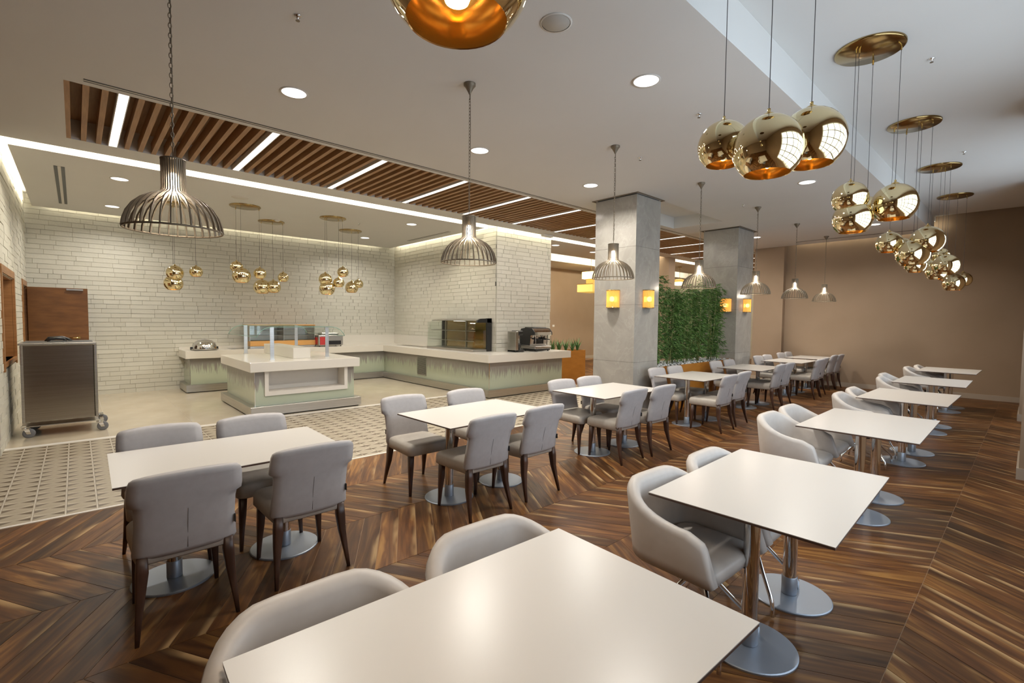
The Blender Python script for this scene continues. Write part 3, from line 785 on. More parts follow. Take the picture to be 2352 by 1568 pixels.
# ================================================================== CAGE PENDANTS
def torus_link(mb, c, R1, R2, r, turn):
    pts = []
    for i in range(8):
        a = 2*PI*i/8; u, v = R1*math.cos(a), R2*math.sin(a)
        pts.append((c[0]+(u if not turn else 0), c[1]+(0 if not turn else u), c[2]+v))
    mb.tube(pts, r, 4, closed=True)
def cage():
    t = thing('cage_pendant', 'x', 'pendant lamp')       # origin at the ceiling
    MB().lathe([(.052, 0), (.052, -.018), (.04, -.03), (.014, -.075), (.008, -.09)], 20).build('canopy', 'dark_bronze', t)
    ch = MB(); z = -.14; k = 0
    while z > 2.60-ZC: torus_link(ch, (0, 0, z), .008, .017, .0022, k % 2); z -= .028; k += 1
    ch.tube([(.004, .003, -.085), (.009, .004, -.4), (.002, .006, -.8), (0, 0, 2.56-ZC)], .0022, 5)
    ch.tube([(0, 0, -.085), (0, 0, -.14)], .0028, 5)
    ch.build('chain', 'dark_bronze', t)
    prof = [(.056, 2.545), (.056, 2.385), (.060, 2.362), (.080, 2.347), (.120, 2.33), (.160, 2.306), (.195, 2.272), (.222, 2.228), (.238, 2.18), (.2435, 2.142)]
    Q = []
    for s in (-1, 1):
        pass
    rb = MB(); hw, hd = .0033, .006
    for i, (r, z) in enumerate(prof): pass
    ring = []
    for i, (r, z) in enumerate(prof):
        a = prof[max(i-1, 0)]; b = prof[min(i+1, len(prof)-1)]; tx, tz = b[0]-a[0], b[1]-a[1]; L = math.hypot(tx, tz); nx, nz = -tz/L, tx/L
        ring.append([(r+nx*hd, -hw, z-ZC+nz*hd), (r+nx*hd, hw, z-ZC+nz*hd), (r-nx*hd, hw, z-ZC-nz*hd), (r-nx*hd, -hw, z-ZC-nz*hd)])
    rb.loft(ring, smooth=False); me = rb.mesh('rib', ['dark_bronze'])
    for k in range(32):
        o = link('rib', me, t, (0, 0, 0), 2*PI*k/32)
    MB().tube([(.2435*math.cos(2*PI*i/40), .2435*math.sin(2*PI*i/40), 2.142-ZC) for i in range(40)], .005, 6, closed=True, flat=(.004, .006)).build('rim', 'dark_bronze', t)
    MB().lathe([(.0001, 2.552-ZC), (.064, 2.552-ZC), (.064, 2.545-ZC), (.05, 2.545-ZC)], 28).build('top_plate', 'dark_bronze', t)
    s = MB().lathe([(.02, 2.545-ZC), (.02, 2.475-ZC), (.014, 2.47-ZC)], 14).build('lamp_holder', 'dark_bronze', t)
    MB().lathe([(.014, 2.47-ZC), (.026, 2.45-ZC), (.042, 2.42-ZC), (.046, 2.395-ZC), (.036, 2.362-ZC), (.0001, 2.345-ZC)], 16, cap=False).build('bulb', 'bulb_white', t)
    return t
cg = cage(); u3 = [False]
CLAB = ['dark wire cage pendant hanging closest to the camera, over the buffet view', 'dark wire cage pendant in front of the brick pier corner',
        'dark wire cage pendant in front of the first marble column', 'dark wire cage pendant just above the bamboo hedge',
        'dark wire cage pendant to the right of the second marble column', 'dark wire cage pendant before the far wall, next to the farthest one',
        'farthest dark wire cage pendant, against the brown end wall']
for k, y in enumerate((.44, 2.6, 4.76, 6.93, 9.1, 11.2, 13.3)):
    place(cg, u3, (-3.42, y, ZC), .1*k, CLAB[k], 'wire cage pendants')
    point('cage_bulb_lamp', (-3.42, y, 2.33), 6, (1, .86, .68), .03)

# ================================================================== GOLD GLOBE CLUSTERS
globe_me = {}
def globe_parts(R):
    if R in globe_me: return globe_me[R]
    g = MB(); n = 14; a1 = math.acos(-.76)
    prof = [(R*math.sin(a1*i/n+.0001), R*math.cos(a1*i/n)) for i in range(n+1)]
    g.lathe(prof[::-1], 36, 0, cap=False)
    Ri = R-.003; prof2 = [(Ri*math.sin(a1*i/n+.0001), Ri*math.cos(a1*i/n)) for i in range(n+1)]
    g.lathe(prof2, 36, 1, cap=False)
    g.lathe([(prof[-1][0], prof[-1][1]), (prof2[-1][0], prof2[-1][1])], 36, 1, cap=False)
    me = g.mesh('globe', ['gold_mirror', 'copper_inside'])
    cap = MB().lathe([(R*.2, R*.975), (R*.17, R*1.03), (R*.08, R*1.08), (R*.05, R*1.10), (R*.045, R*1.2)], 18).mesh('cap', ['gold_satin'])
    b = MB(); 
    b.lathe([(.018, R*.9), (.018, R*.25), (.014, R*.2)], 12, 1)
    b.lathe([(.012, R*.2), (R*.13, R*.08), (R*.21, -R*.16), (R*.22, -R*.34), (R*.15, -R*.52), (.0001, -R*.6)], 18, 0, cap=False)
    bulb = b.mesh('bulb', ['bulb_glow', 'gold_satin'])
    globe_me[R] = (me, cap, bulb); return globe_me[R]
def cluster(label, cx, cy, zc, globes, group, plate='bronze_plate', pr=.26, lamp=.9):
    t = thing('globe_chandelier', label, 'chandelier', (cx, cy, zc), 0, group)
    MB().lathe([(.0001, -.022), (pr-.01, -.022), (pr, -.014), (pr, 0)], 48).build('canopy_plate', plate, t)
    for (x, y, z, R) in globes:
        dx, dy = x-cx, y-cy; d = math.hypot(dx, dy)
        if d > pr-.03: dx, dy = dx*(pr-.03)/d, dy*(pr-.03)/d
        ox, oy = x-cx, y-cy
        me, cap, bulb = globe_parts(R)
        g = link('globe', me, t, (ox, oy, z-zc))
        link('cap', cap, g); link('bulb', bulb, g)
        area('globe_lamp', (x, y, z-R*.64), (0, 0, -1), R*1.0, R*1.0, lamp, (1, .84, .66), 'DISK', math.radians(160))
        MB().tube([(dx, dy, -.03), (ox, oy, z-zc+R*1.18)], .0022, 6).build('cord', 'cord', t)
        MB().cyl(dx, dy, -.06, -.02, .007, 8).build('cord_grip', 'gold_satin', t)
L_, M_, S_ = .172, .142, .112
RG = 'gold globe clusters over the armchair row'; BG = 'gold globe clusters over the buffet'
cluster('cluster whose single large gold globe hangs at the top edge of the picture', -1.0, .62, ZH, [(-.89, .64, 2.43, L_), (-1.08, .43, 2.95, M_)], RG, lamp=4.0)
cluster('nearest full trio of mirrored gold globes below the ceiling step', -1.07, 2.89, ZH, [(-1.26, 2.81, 2.66, M_), (-.98, 2.71, 2.55, L_), (-.86, 2.98, 2.63, L_)], RG, lamp=.7)
cluster('gold globe cluster hanging from the largest bronze ceiling plate', -1.07, 5.22, ZH, [(-1.14, 5.09, 2.74, M_), (-1.12, 5.11, 2.56, .155), (-.86, 5.30, 2.68, L_), (-1.08, 5.42, 2.69, M_*.8)], RG)
cluster('gold globe cluster hanging from the second bronze plate from the front', -1.07, 7.55, ZH, [(-1.25, 7.50, 2.63, M_), (-.89, 7.50, 2.62, L_), (-1.01, 7.45, 2.47, L_), (-1.16, 7.7, 2.60, S_), (-1.0, 7.60, 2.35, S_)], RG)
cluster('gold globe cluster hanging from the third bronze plate from the front', -1.07, 9.9, ZH, [(-.93, 9.8, 2.52, L_), (-1.01, 10.0, 2.70, S_), (-1.15, 9.95, 2.55, S_), (-1.05, 9.92, 2.44, M_)], RG)
cluster('gold globe cluster hanging from the farthest bronze plate', -1.09, 12.3, ZH, [(-1.04, 12.2, 2.40, L_), (-.93, 12.4, 2.47, M_), (-1.2, 12.3, 2.56, S_)], RG)
cluster('gold globe pair and single seen below the nearest cage pendant', -10.7, 1.5, ZC, [(-10.80, 1.38, 2.44, M_), (-10.84, 1.36, 2.25, .155), (-10.72, 1.70, 2.48, S_)], BG)
cluster('three gold globes over the island, on the plate nearest the dining area', -10.0, 2.38, ZC, [(-10.13, 2.25, 2.57, S_), (-9.87, 2.27, 2.39, .155), (-9.94, 2.60, 2.46, S_)], BG)
cluster('three gold globes over the island, on the small plate second from left', -11.2, 3.17, ZC, [(-11.25, 2.98, 2.28, L_), (-11.19, 3.19, 2.29, .15), (-11.14, 3.38, 2.51, S_)], BG)
cluster('four gold globes above the right half of the island counter', -9.87, 3.98, ZC, [(-9.92, 3.83, 2.43, .132), (-9.91, 3.86, 2.24, .155), (-9.84, 4.08, 2.37, S_), (-9.80, 4.15, 2.59, S_)], BG)
cluster('two gold globes farthest right over the buffet, near the display case', -11.0, 4.85, ZC, [(-10.99, 4.87, 2.36, .15), (-10.93, 5.01, 2.45, S_)], BG)
for x, y, z in ((-.93, .7, 2.2), (-.98, 2.7, 2.35), (-1.0, 5.2, 2.35), (-1.0, 7.6, 2.2), (-1.0, 9.9, 2.25), (-1.0, 12.3, 2.2)):
    pass

# ================================================================== BUFFET COUNTERS
def body(t, x0, y0, x1, y1):
    """stone top separate; printed glass body with steel kick"""
    B(x0, y0, .17, x1, y1, .74).build('glass_panel', 'grass_print_glass', t)
# island
isl = thing('island_counter', 'white-topped island buffet counter with grass-print glass sides', 'counter', (0, 0, 0))
B(-10.58, 2.05, .74, -8.47, 3.90, .90, bev=.006).build('worktop', 'solid_surface', isl)
k_ = MB().box(-10.62, 2.05, .02, -8.46, 3.92, .17, bev=.004); k_.build('kick_plinth', 'brushed_steel', isl)
B(-10.58, 2.09, 0, -8.50, 3.88, .02).build('plinth_gap', 'dark_gap', isl)
NY0, NY1, NZ0 = 2.28, 3.69, .33
B(-10.50, 2.14, .17, -8.85, 3.82, .74).build('body_core', 'grass_print_glass', isl)
for a in ((2.14, NY0), (NY1, 3.82)): B(-8.85, a[0], .17, -8.555, a[1], .74).build('glass_panel', 'grass_print_glass', isl)
B(-8.85, NY0, .17, -8.555, NY1, NZ0).build('glass_panel', 'grass_print_glass', isl)
B(-8.563, 2.132, .17, -8.553, 2.14, .74).build('corner_trim', 'chrome', isl)
MB().box(-8.85, NY0, NZ0, -8.53, NY0+.06, .74).box(-8.85, NY1-.06, NZ0, -8.53, NY1, .74).box(-8.85, NY0+.06, NZ0, -8.53, NY1-.06, NZ0+.07).build('niche_frame', 'white_trim', isl)
B(-8.84, NY0+.06, NZ0+.07, -8.83, NY1-.06, .74).build('niche_back', 'laminate_top', isl)
# U-shaped wall counter
ctr = thing('wall_counter', 'long white-topped wall counter wrapping round the brick alcove to the pier', 'counter', (0, 0, 0))
wt = MB(); TZ0, TZ1 = .74, .90
def poly_prism(mb, pts, z0, z1, mi=0):
    n = len(pts); v = [(x, y, z0) for x, y in pts]+[(x, y, z1) for x, y in pts]
    mb.add(v, [tuple(reversed(range(n))), tuple(range(n, 2*n))]+[(i, (i+1) % n, n+(i+1) % n, n+i) for i in range(n)], mi)
poly_prism(wt, [(-12.98, 1.69), (-12.04, 1.69), (-12.04, 6.22), (-7.5, 6.22), (-7.5, 8.80), (-8.282, 8.80), (-8.282, 7.08), (-12.98, 7.08)], TZ0, TZ1)
wt.build('worktop', 'solid_surface', ctr)
kk = MB(); poly_prism(kk, [(-12.98, 1.70), (-12.08, 1.70), (-12.08, 6.24), (-7.5, 6.24), (-7.5, 8.62), (-8.282, 8.62), (-8.282, 7.08), (-12.98, 7.08)], .02, .17)
kk.build('kick_plinth', 'brushed_steel', ctr)
kk = MB(); poly_prism(kk, [(-12.98, 1.74), (-12.12, 1.74), (-12.12, 6.28), (-7.54, 6.28), (-7.54, 8.58), (-8.25, 8.58), (-8.25, 7.08), (-12.98, 7.08)], 0, .02)
kk.build('plinth_gap', 'dark_gap', ctr)
B(-12.98, 1.79, .17, -12.17, 6.32, .74).build('glass_panel', 'grass_print_glass', ctr)
B(-12.17, 6.32, .17, -7.59, 7.08, .74).build('glass_panel', 'grass_print_glass', ctr)
B(-8.28, 7.08, .17, -7.59, 8.58, .74).build('glass_panel', 'grass_print_glass', ctr)
MB().box(-12.175, 1.78, .17, -12.165, 1.79, .74).box(-7.595, 6.312, .17, -7.585, 6.322, .74).build('corner_trim', 'chrome', ctr)
MB().box(-12.982, 5.25, .90, -12.96, 7.08, 1.16).box(-12.982, 1.70, .90, -12.96, 5.25, .95).box(-12.96, 7.06, .90, -8.45, 7.08, 1.16).build('upstand', 'solid_surface', ctr)
vg = MB().box(-10.42, 6.312, .24, -10.0, 6.322, .69); g = vg.build('vent_grille', 'brushed_steel', ctr)
for i in range(17): MB().box(-10.40, 6.306, .262+.025*i, -10.02, 6.313, .272+.025*i).build('louvre', 'black_plastic', g)
B(-12.75, 2.6, .9005, -12.3, 3.5, .903).build('hob', 'black_gloss', ctr)
MB().box(-11.9, 6.55, .9005, -10.5, 6.9, .902).build('drop_in_well', 'brushed_steel', ctr)
# sneeze guard on the island
sg = thing('sneeze_guard', 'clear glass canopy on four flat steel posts over the island counter', 'glass guard', (0, 0, .90))
for x, y in ((-8.86, 2.50), (-8.98, 3.50), (-10.68, 2.52), (-10.75, 3.52)):
    p = B(x-.035, y-.032, 0, x-.025, y+.032, .57).build('post', 'brushed_steel', sg)
    B(x-.045, y-.04, 0, x-.015, y+.04, .012).build('foot', 'brushed_steel', p)
prof = [(2.24, .40), (2.27, .455), (2.32, .51), (2.39, .548), (2.48, .568), (3.52, .568), (3.61, .548), (3.68, .51), (3.73, .455), (3.76, .40)]
gm = MB().loft([[(-10.82, y, z) for y, z in prof]+[(-10.82, y, z+.007) for y, z in reversed(prof)], [(-8.82, y, z) for y, z in prof]+[(-8.82, y, z+.007) for y, z in reversed(prof)]], smooth=False, cap=False)
gm.build('canopy_glass', 'clear_glass', sg)
e = MB()
for x in (-8.82, -10.82): e.tube([(x, y, z+.003) for y, z in prof], .006, 5)
for q in (prof[0], prof[-1]): e.tube([(-10.82, q[0], q[1]), (-8.82, q[0], q[1])], .004, 5)
e.build('glass_edge', 'glass_edge', sg)
bx = thing('display_box', 'plain white rectangular box standing under the glass guard on the island', 'box', (0, 0, .901))
B(-10.72, 2.86, .0, -8.92, 3.16, .19, bev=.004).build('body', 'solid_surface', bx)
B(-10.70, 2.88, -.0, -8.94, 3.14, .002).build('shadow_base', 'dark_gap', bx)
# chafing dish
cf = thing('chafing_dish', 'polished round roll-top chafing dish on the left end of the wall counter', 'chafing dish', (-12.32, 2.08, .90))
MB().lathe([(.20, .0), (.245, .012), (.255, .03), (.24, .04), (.0001, .04)], 36).build('pan', 'brushed_steel', cf)
MB().lathe([(.235, .042), (.228, .10), (.198, .165), (.145, .21), (.07, .235), (.0001, .24)], 36, cap=False).build('dome_lid', 'chrome', cf)
MB().tube([(.0, -.238, .04), (.0, -.205, .15), (.0, -.12, .222), (.0, 0, .25), (.0, .12, .222), (.0, .205, .15), (.0, .238, .04)], .007, 6).build('lid_rim', 'brushed_steel', cf)
for s in (-1, 1): MB().box(-.03, s*.245-.018, .01, .03, s*.245+.018, .075, bev=.006).build('handle', 'black_plastic', cf)
# bread cabinet
bc = thing('bread_cabinet', 'glass-fronted bread cabinet with orange wooden base and top on the back counter', 'cabinet', (-12.65, 3.72, .90))
B(-.22, -.72, .0, .30, .78, .05, bev=.004).build('base', 'brushed_steel', bc)
B(-.22, -.72, .05, .31, .78, .17, bev=.003).build('drawer_front', 'bread_wood', bc)
B(-.22, -.75, .53, .25, .80, .56, bev=.003).build('top_board', 'bread_wood', bc)
MB().box(-.22, -.72, .17, -.21, .78, .53).build('back_panel', 'brushed_steel', bc)
for y in (-.72, .03, .77): B(-.2, y-.006, .17, .28, y+.006, .53).build('divider', 'brushed_steel', bc)
for z in (.29, .41): B(-.2, -.71, z, .2, .77, z+.008).build('shelf', 'brushed_steel', bc)
B(.285, -.72, .17, .29, .78, .53).build('front_glass', 'clear_glass', bc)
# conveyor toaster
to = thing('conveyor_toaster', 'stainless conveyor toaster with a black opening and a red side label', 'toaster', (-12.35, 4.83, .90))
B(-.22, -.32, .03, .18, .32, .29, bev=.012).build('body', 'brushed_steel', to)
B(.176, -.10, .05, .186, .26, .15).build('opening', 'black_gloss', to)
B(-.15, -.22, .29, .12, .24, .35, bev=.015).build('hood', 'brushed_steel', to)
B(.118, -.12, .295, .126, .2, .32).build('slot', 'black_plastic', to)
MB().box(-.12, -.327, .06, .12, -.32, .24).build('label_plate', 'red_print', to)
B(.181, -.28, .05, .187, -.13, .25).build('control_panel', 'red_print', to)
for x in (-.18, .14):
    for y in (-.27, .27): MB().cyl(x, y, 0, .03, .015, 10).build('foot', 'black_plastic', to)
# refrigerated display case
dc = thing('display_case', 'refrigerated glass pastry display case with black end frame on the counter', 'display case', (0, 0, .90))
X0, X1, Y0, Y1 = -10.32, -8.42, 6.53, 7.05
B(X0, Y0, 0, X1, Y1, .05, bev=.004).build('base', 'brushed_steel', dc)
fr = [(Y0, .05), (Y0+.02, .25), (Y0+.06, .5), (Y0+.10, .64), (Y0+.15, .69), (Y0+.17, .70)]
MB().loft([[(x, y, z) for y, z in fr]+[(x, y+.006, z-.001) for y, z in reversed(fr)] for x in (X0, X1-.03)], smooth=True, cap=False).build('front_glass', 'clear_glass', dc)
B(X0-.006, Y0+.03, .05, X0, Y1-.03, .66).build('side_glass', 'clear_glass', dc)
tpm = MB().loft([[(x, Y0+.13, .70), (x, Y0+.20, .725), (x, Y1, .735), (x, Y1, .70), (x, Y0+.2, .69)] for x in (X0, X1)], smooth=False)
tpm.build('top_panel', 'brushed_steel', dc)
MB().box(X1-.03, Y1-.13, 0, X1+.02, Y1+.005, .76).loft([[(x, Y0+.10, .66), (x, Y0+.12, .715), (x, Y0+.19, .75), (x, Y1, .76), (x, Y1, .66)] for x in (X1-.03, X1+.02)], smooth=False).build('end_frame', 'black_plastic', dc)
B(X1-.005, Y0+.06, .05, X1+.001, Y1-.13, .66).build('side_glass', 'clear_glass', dc)
MB().box(X0-.008, Y1-.06, .04, X0+.03, Y1, .70).build('rear_post', 'black_plastic', dc)
B(X0+.03, Y1-.02, .05, X1-.03, Y1-.005, .70).build('rear_door', 'bronze_plate', dc)
for x in (X0+.13, (X0+X1)/2+.05): MB().box(x-.012, Y1-.05, .05, x+.012, Y1-.025, .70).build('support', 'brushed_steel', dc)
for z, f in ((.23, .06), (.46, .10)):
    s = B(X0+.05, Y0+f, z, X1-.05, Y1-.05, z+.008).build('shelf', 'clear_glass', dc)
    B(X0+.05, Y0+f-.006, z-.006, X1-.05, Y0+f+.004, z+.012).build('shelf_edge', 'brushed_steel', s)
ml = B(X0+.9, Y0+.18, .685, X1-.6, Y0+.24, .695).build('lamp', 'strip_diffuser', dc)
# coffee grinder and espresso machine
gr = thing('coffee_grinder', 'grey and black coffee grinder standing left of the espresso machine', 'coffee grinder', (-7.98, 7.42, .90))
B(-.14, -.13, .01, .14, -.04, .47, bev=.008).build('housing', 'brushed_steel', gr)
B(-.13, -.04, .38, .13, .13, .485, bev=.02).build('head', 'black_plastic', gr)
B(-.14, -.13, .0, .14, .14, .05, bev=.008).build('foot', 'black_plastic', gr)
MB().lathe([(.045, .05), (.06, .09), (.085, .16), (.088, .18), (.06, .19)], 18, c=(.0, .06, 0)).build('dosing_bowl', 'black_plastic', gr)
MB().lathe([(.03, .19), (.03, .25), (.06, .28), (.055, .38)], 16, c=(0, .05, 0)).build('spout', 'brushed_steel', gr)
em = thing('espresso_machine', 'chrome and black two-group espresso machine at the end of the counter', 'coffee machine', (-7.95, 8.10, .90)); em.scale = (1.12, .78, 1)
pr = [(-.24, .14), (-.26, .44), (-.22, .52), (-.05, .55), (.10, .53), (.17, .45), (.18, .38), (.05, .37), (.03, .16), (.02, .12)]
MB().loft([[(x, y, z) for x, z in pr] for y in (-.36, .36)], smooth=False).build('body', 'chrome', em)
for s in (-1, 1): MB().loft([[(x*1.02, s*y_, z*1.01) for x, z in pr[:8]+[(.03, .14)]] for y_ in (.361, .385)], smooth=False).build('side_panel', 'black_plastic', em)
MB().box(-.24, -.36, .06, .18, .36, .12, bev=.01).build('drip_tray', 'brushed_steel', em)
B(-.22, -.30, .02, .17, .30, .06).build('base', 'black_plastic', em)
B(-.2, -.3, .5, .08, .3, .56, bev=.02).build('cup_rail', 'black_plastic', em)
B(.04, -.2, .17, .046, .2, .34).build('splash_panel', 'black_gloss', em)
for y in (-.17, .17):
    g = MB().lathe([(.035, .30), (.038, .36)], 16, c=(.10, y, 0)).build('group_head', 'chrome', em)
    MB().lathe([(.034, .265), (.034, .30)], 16, c=(.10, y, 0)).tube([(.12, y, .285), (.24, y+.01, .275)], .012, 8).build('portafilter', 'black_plastic', g)
for s in (-1, 1): MB().tube([(.13, s*.32, .42), (.17, s*.33, .38), (.18, s*.335, .2), (.17, s*.335, .16)], .006, 8).build('steam_wand', 'chrome', em)
for x in (-.18, .13):
    for y in (-.27, .27): MB().cyl(x, y, 0, .03, .02, 10).build('foot', 'black_plastic', em)

# ================================================================== TROLLEY
tr = thing('plate_trolley', 'stainless steel plate dispenser trolley on four castors by the left wall', 'trolley', (-9.30, -.17, 0))
B(-.31, -.37, .2, .33, .35, 1.235, bev=.012).build('body', 'trolley_steel', tr)
MB().box(-.335, -.40, 1.235, .355, .38, 1.262, bev=.006).build('top', 'brushed_steel', tr)
for s, y in ((-1, -.385), (1, .352)): B(.30, y-.0, .2, .345, y+.028, 1.235, bev=.006).build('corner_post', 'brushed_steel', tr)
for x in (-.2, 0.0, .2): B(x-.02, -.36, 1.262, x+.02, .34, 1.274).build('lid_rail', 'brushed_steel', tr)
MB().tube([(.1, -.12, 1.268), (.1, -.10, 1.305), (.1, -.04, 1.315), (.1, .04, 1.31), (.1, .06, 1.27)], .018, 8).tube([(-.08, -.15, 1.268), (-.08, -.12, 1.315), (-.08, .02, 1.325), (-.08, .08, 1.30), (-.08, .12, 1.268)], .018, 8).box(-.1, -.12, 1.262, .14, .07, 1.285, bev=.01).build('handle', 'black_plastic', tr)
MB().box(-.34, -.40, .145, .35, .38, .155).build('bumper_frame', 'brushed_steel', tr)
for x, y in ((.33, -.36), (.35, .385), (-.32, -.33), (-.27, .40)):
    cst = MB().box(x-.03, y-.035, .128, x+.03, y+.05, .134).box(x-.045, y-.045, .15, x+.045, y+.045, .158).cyl(x, y, .12, .15, .02, 12)
    for s in (-1, 1): cst.add([(x+s*.022, y-.02, .13), (x+s*.022, y+.035, .13), (x+s*.022, y+.055, .055), (x+s*.022, y+.015, .055), (x+s*.026, y-.02, .13), (x+s*.026, y+.035, .13), (x+s*.026, y+.055, .055), (x+s*.026, y+.015, .055)],
                              [(0, 1, 2, 3), (7, 6, 5, 4), (0, 4, 5, 1), (1, 5, 6, 2), (2, 6, 7, 3), (3, 7, 4, 0)])
    cc = cst.build('castor', 'chrome', tr)
    MB().lathe([(.0001, -.017), (.045, -.017), (.064, -.014), (.064, .014), (.045, .017), (.0001, .017)], 24, T=Matrix.Translation((x, y+.035, .064)) @ Matrix.Rotation(PI/2, 4, 'Y')).build('wheel', 'rubber', cc)

# ================================================================== PLANTERS, HEDGE
pl = thing('hedge_planter', 'long orange-brown planter box between the two marble columns', 'planter', (-4.78, 9.055, 0))
MB().box(-.36, -1.60, 0, .36, -1.57, .82).box(-.36, 1.57, 0, .36, 1.60, .82).box(.33, -1.57, 0, .36, 1.57, .82).box(-.36, -1.57, 0, -.33, 1.57, .82).build('box', 'orange_lacquer', pl)
B(-.33, -1.57, .5, .33, 1.57, .80).build('soil', 'soil', pl)
pb = MB()
ico = [(0, 0, 1), (.894, 0, .447), (.276, .851, .447), (-.724, .526, .447), (-.724, -.526, .447), (.276, -.851, .447), (0, 0, -.4)]
icf = [(0, 1, 2), (0, 2, 3), (0, 3, 4), (0, 4, 5), (0, 5, 1), (6, 2, 1), (6, 3, 2), (6, 4, 3), (6, 5, 4), (6, 1, 5)]
for i in range(900):
    x, y = random.uniform(-.31, .31), random.uniform(-1.55, 1.55); s = random.uniform(.014, .03); k = random.uniform(.7, 1.2)
    pb.add([(p[0]*s*k, p[1]*s, p[2]*s*.8) for p in ico], icf, 0, True, Matrix.Translation((x, y, .805+random.uniform(0, .012))) @ Matrix.Rotation(random.uniform(0, 6), 4, 'Z'))
o = pb.build('pebbles', 'pebble', pl, kind='stuff', label='white pebbles')
def leaf(mb, p, d, L, W, mi=0):
    d = d.normalized(); s = d.cross(Vector((0, 0, 1)))
    if s.length < .01: s = Vector((1, 0, 0))
    s.normalize(); s = (Matrix.Rotation(random.uniform(-.9, .9), 3, d) @ s); up = s.cross(d)
    a = p; m = p+d*L*.45+up*L*.04; tip = p+d*L-Vector((0, 0, L*.18))
    mb.add([a, m+s*W/2, tip, m-s*W/2, m+up*W*.15], [(0, 1, 4), (0, 4, 3), (1, 2, 4), (4, 2, 3)], mi, False)
NB = 13
for i in range(NB):
    x = -4.68 + random.uniform(-.10, .08) - .05*(i % 2); y = 7.73 + i*(2.64/(NB-1))
    h = random.uniform(1.50, 1.72) + (.08 if i < 3 else 0)
    b = thing('bamboo_plant', 'bamboo plant in the hedge, %s' % (['end plant touching the first marble column', 'second plant from the first marble column', 'third plant from the first marble column', 'fourth plant from the first marble column',
        'fifth plant from the first marble column', 'sixth plant from the first marble column', 'middle plant of the row', 'sixth plant from the second marble column', 'fifth plant from the second marble column', 'fourth plant from the second marble column',
        'third plant from the second marble column', 'second plant from the second marble column', 'end plant against the second marble column'][i]), 'plant', (x, y, .80), 0, 'bamboo plants in the hedge')
    cm = MB(); lv = MB()
    for c_ in range(4):
        bx_, by_ = random.uniform(-.06, .06), random.uniform(-.09, .09); tx, ty = bx_+random.uniform(-.06, .06), by_+random.uniform(-.08, .08)
        hh = h*random.uniform(.85, 1.0)
        P0, P1 = Vector((bx_, by_, 0)), Vector((tx, ty, hh))
        cm.tube([P0, P0.lerp(P1, .5)+Vector((.01, .01, 0)), P1], [.008, .006, .003], 6)
        nn = 34
        for q in range(nn):
            f = .07+.93*q/nn; base = P0.lerp(P1, f)
            for z in range(3):
                a = random.uniform(0, 2*PI); tw = base+Vector((math.cos(a), math.sin(a), random.uniform(-.1, .5)))*random.uniform(.03, .17)
                tw.x = max(-.30, min(.26, tw.x))
                if abs(tw.y) > .12: tw.y = math.copysign(.12, tw.y)
                tw.y = max(7.56-y, min(10.55-y, tw.y))
                for l_ in range(4):
                    a2 = a+random.uniform(-1.2, 1.2)
                    leaf(lv, tw, Vector((math.cos(a2), math.sin(a2), random.uniform(-.5, .45))), random.uniform(.07, .13), random.uniform(.014, .022))
    cm.build('culms', 'culm', b)
    lv.build('foliage', 'leaf', b, kind='stuff')
p2 = thing('corridor_planter', 'tall orange planter box standing behind the end of the wall counter', 'planter', (-8.72, 9.82, 0))
MB().box(-.22, -.78, 0, .22, -.76, .80).box(-.22, .76, 0, .22, .78, .80).box(.2, -.76, 0, .22, .76, .80).box(-.22, -.76, 0, -.2, .76, .80).build('box', 'orange_lacquer', p2)
B(-.2, -.76, .5, .2, .76, .76).build('soil', 'soil', p2)
for i, y in enumerate((-.62, -.38, -.12, .16, .45, .66)):
    a = thing('aloe_plant', 'spiky green succulent in the tall orange planter, ' + ['nearest the pier', 'second from the pier', 'third from the pier', 'third from the column side', 'second from the column side', 'nearest the column side'][i],
              'plant', (-8.70, 9.82+y, .76), 0, 'succulents in the tall orange planter')
    for k in range(14):
        an = 2*PI*k/14+random.random()*.4; tl = random.uniform(.15, .5); L = random.uniform(.24, .42)
        w_ = .022; d = Vector((math.cos(an)*tl, math.sin(an)*tl, 1)).normalized(); s = Vector((-math.sin(an), math.cos(an), 0))
        m = MB(); q1 = d*L*.5; q2 = d*L+Vector((math.cos(an), math.sin(an), 0))*L*.12; n_ = s.cross(d)
        m.add([-s*w_, s*w_, q1+s*w_*.75, q1-s*w_*.75, q2, n_*.012, q1+n_*.010], [(0, 5, 6, 3), (5, 1, 2, 6), (3, 6, 4), (6, 2, 4), (0, 3, 2, 1), (3, 4, 2)])
        m.build('leaf', 'aloe', a)

# ================================================================== WALL SCONCES
def sconce(label, loc, rot):
    t = thing('wall_sconce', label, 'wall lamp', loc, rot, 'amber crystal sconces on the columns')     # faces +Y
    B(-.1, 0, -.15, .1, .012, .15).build('back_plate', 'gold_satin', t)
    for z in (-.152, .138): MB().lathe([(.0001, z), (.125, z), (.125, z+.014), (.0001, z+.014)], 24, a0=.0, a1=PI, cap=False).build('cap_plate', 'gold_satin', t)
    for k in range(15):
        a = PI*(k+.5)/15
        MB().cyl(.112*math.cos(a), .112*math.sin(a), -.138, .138, .0115, 8).build('crystal_rod', 'amber_crystal', t)
    MB().lathe([(.0001, -.045), (.03, -.035), (.042, 0), (.03, .035), (.0001, .045)], 14, c=(0, .055, 0), cap=False).build('bulb', 'amber_hot', t)
    d = Vector((-math.sin(rot), math.cos(rot), 0)); point('sconce_lamp', Vector(loc)+d*.055, 7.0, (1, .66, .30), .03)
sconce('glowing amber crystal sconce on the buffet-facing side of the first marble column', (-4.80, 6.719, 2.0), PI)
sconce('glowing amber crystal sconce on the window-facing side of the first marble column', (-4.389, 7.07, 2.0), -PI/2)
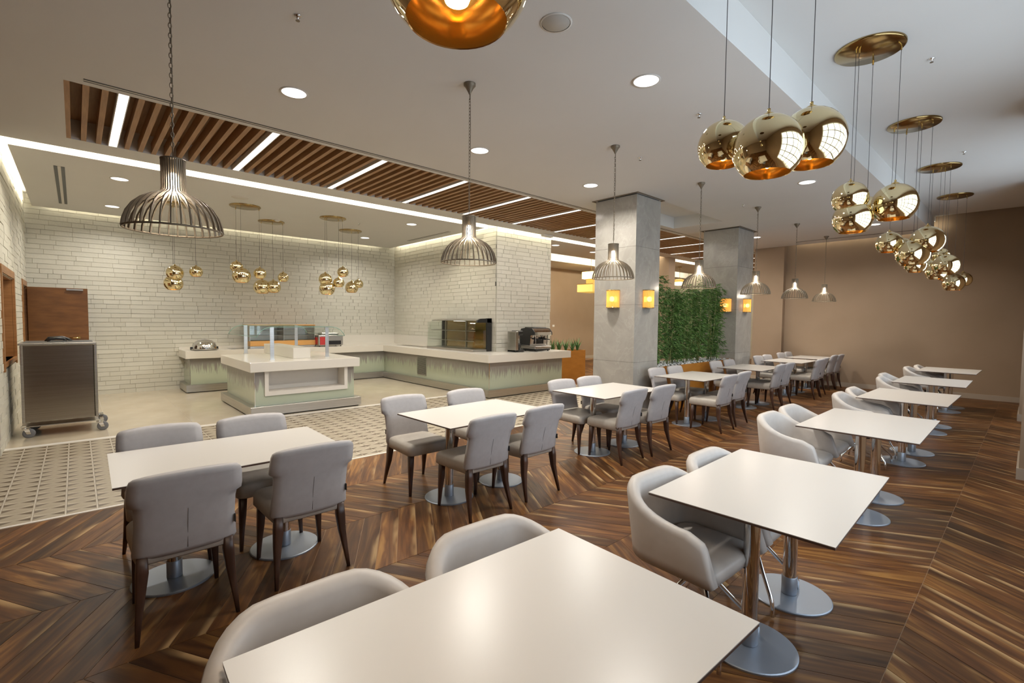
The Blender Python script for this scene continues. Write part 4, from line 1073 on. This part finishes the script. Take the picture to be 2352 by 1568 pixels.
sconce('glowing amber crystal sconce on the window-facing side of the second marble column', (-4.389, 11.12, 2.0), -PI/2)
sconce('amber crystal sconce on the second marble column half hidden by bamboo leaves', (-4.62, 10.659, 2.0), PI)
# corridor pendants
def tiered(label, x, y, z, s, tiers):
    t = thing('tiered_pendant', label, 'chandelier', (x, y, ZC)); up = .25 if -11.4 < x < -10.15 else 0
    MB().cyl(0, 0, up-.03, up, .07, 18).build('canopy', 'gold_satin', t)
    MB().tube([(0, 0, up-.03), (0, 0, z-ZC)], .006, 6).build('rod', 'gold_satin', t)
    for i, (hw, z0, z1, dx) in enumerate(tiers):
        B(dx-hw*s, -hw*s, z0-ZC, dx+hw*s, hw*s, z1-ZC, bev=.01).build('crystal_tier', ['amber_hot', 'amber_crystal', 'amber_shade'][min(i, 2)], t)
        MB().box(dx-hw*s-.01, -hw*s-.01, z1-ZC, dx+hw*s+.01, hw*s+.01, z1-ZC+.015).build('frame', 'gold_satin', t)
tiered('amber tiered square pendant in the corridor beside the first marble column', -11.02, 14, 3.4, 1, [(.24, 3.15, 3.40, 0), (.16, 2.96, 3.13, .05), (.36, 2.66, 2.94, 0)])
tiered('small gold crystal pendant seen over the bamboo hedge', -9.15, 17, 3.15, 1, [(.13, 3.0, 3.12, 0), (.17, 3.13, 3.2, 0)])
point('pendant_lamp', (-9.15, 17, 2.9), 8, WARM, .06)
# small wall things
t = thing('wall_socket', 'small white switch plate on the tan corridor wall', 'switch', (-12.94, 14.08, 1.4))
B(0, -.06, -.04, .012, .06, .04, bev=.003).build('plate', 'switch_white', t)
t = thing('exit_sign_box', 'small grey box fixed under the ceiling at the brick pier end', 'sign', (-8.05, 8.5, ZC))
B(-.06, -.16, -.05, .06, .16, 0, bev=.006).build('housing', 'switch_white', t)
t = thing('fire_hose_cabinet', 'narrow grey cabinet on the pale wall seen past the second column', 'cabinet', (-7.6, 21.98, .55))
B(-.22, -.14, 0, .22, 0, .75, bev=.01).build('body', 'brushed_steel', t)
B(-.19, -.15, .04, .19, -.14, .70).build('door_panel', 'dark_bronze', t)
